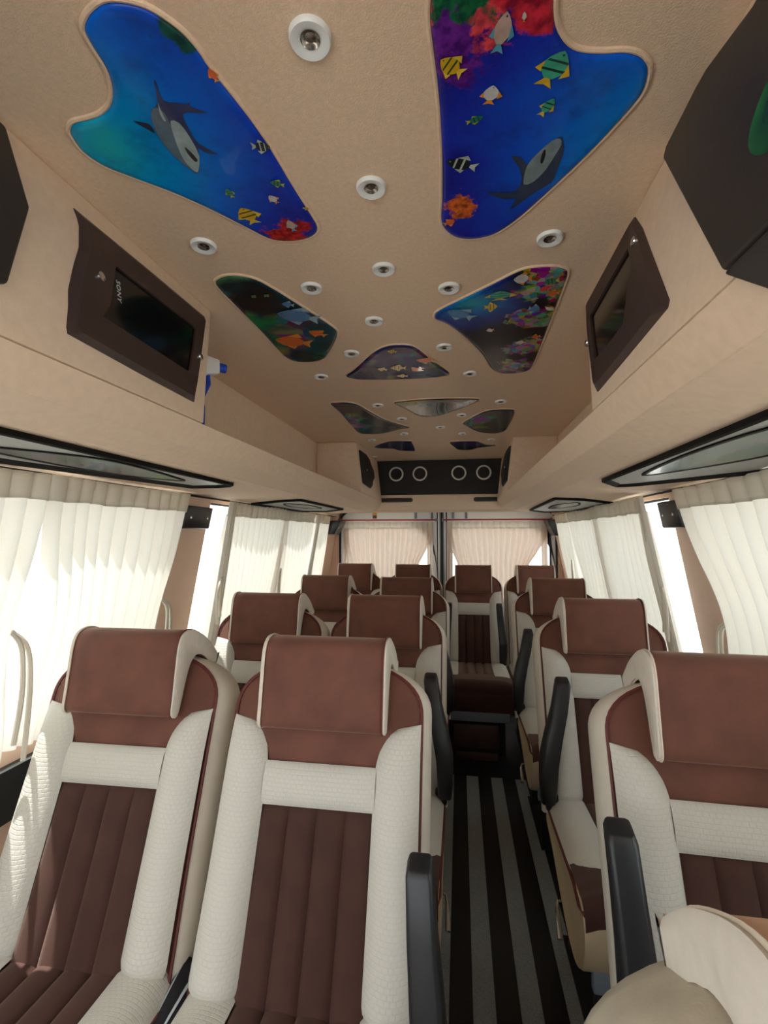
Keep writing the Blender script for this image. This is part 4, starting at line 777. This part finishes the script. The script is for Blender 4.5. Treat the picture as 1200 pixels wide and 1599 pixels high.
curtain(1, 1.965, 2.62, 'cream curtain with grey turned edge behind the right pillar', 8, bunch=0, tie=(0, 1.16), seed=7, side_sway=(-.02, 0), overlap=True)
curtain(1, 2.60, 3.32, 'cream curtain in the middle of the right windows', 11, seed=8, pinch=[(1, 1.05, .08, .22)], side_sway=(0, -.04))
curtain(1, 3.36, 3.74, 'last cream curtain on the right, next to the rear corner', 8, seed=9, pinch=[(0, 1.1, .04, .2)], tie=(0, 1.18))
for sx, nm in ((-1, 'trim_4'), (1, 'trim_5')):
    structure(MB().tube([(XC + sx * (W(1.5) - .035), y, 1.502) for y in (-.9, 3.9)], .004, 6).build(nm, M_blackmatte))
# curtains on the rear doors
def rear_curtain(x0, x1, label, pleats, sl, sr, seed):
    zt, zb, y = 1.463, .80, YR - .035; loc = Vector(((x0 + x1) / 2, y, zb)); root = empty('rear_door_curtain', loc); tag(root, label, 'curtain', 'pinkish cream rear door curtains')
    def pt(u, z, k=1):
        g = min(1, max(0, (1.37 - z) / .26)) ** 1.3
        x = x0 + (x1 - x0) * u + sl * g * (1 - u) ** 4 - sr * g * u ** 4; q = u * pleats
        return (x - loc.x, -.024 * k * (abs(math.sin(math.pi * q)) ** .7 - .5), z - loc.z)
    MB().grid(lambda u, v: pt(u, zt - .052 + (zb - zt + .052) * v), pleats * 6, 24).build('drape', M_curtrear, root, angle=80)
    h = MB().grid(lambda u, v: (lambda p: (p[0], p[1] - .008, p[2]))(pt(u, zt - .058 * v, .7)), pleats * 6, 4).build('header', M_curthead, root, angle=80)
    # loose outer strip of cloth hanging beside the gap
    for (xa, xb, on) in ((x0, x0 + .05, sl), (x1 - .05, x1, sr)):
        if on: MB().grid(lambda u, v: (xa + (xb - xa) * u - loc.x, .006 - .01 * abs(math.sin(math.pi * u * 2)), (zt - .055 + (zb - zt + .055) * v) - loc.z), 10, 12).build('edge_strip', M_curtrear, root, angle=80)
    MB().tube([(x0 - .03 - loc.x, -.012, zt + .016 - loc.z), (x1 + .03 - loc.x, -.012, zt + .016 - loc.z)], .006, 8).build('red_rod', M_red, root)
    for x in (x0 - .03, x1 + .03): MB().box(x - .008 - loc.x, x + .008 - loc.x, -.02, .034, zt + .004 - loc.z, zt + .03 - loc.z).build('rod_bracket', M_grey, root, bevel=.002)
rear_curtain(-1.01, -.225, 'pleated rear curtain over the left back door window', 17, .05, .12, 1)
rear_curtain(-.11, .715, 'pleated rear curtain over the right back door window', 17, .09, .15, 2)
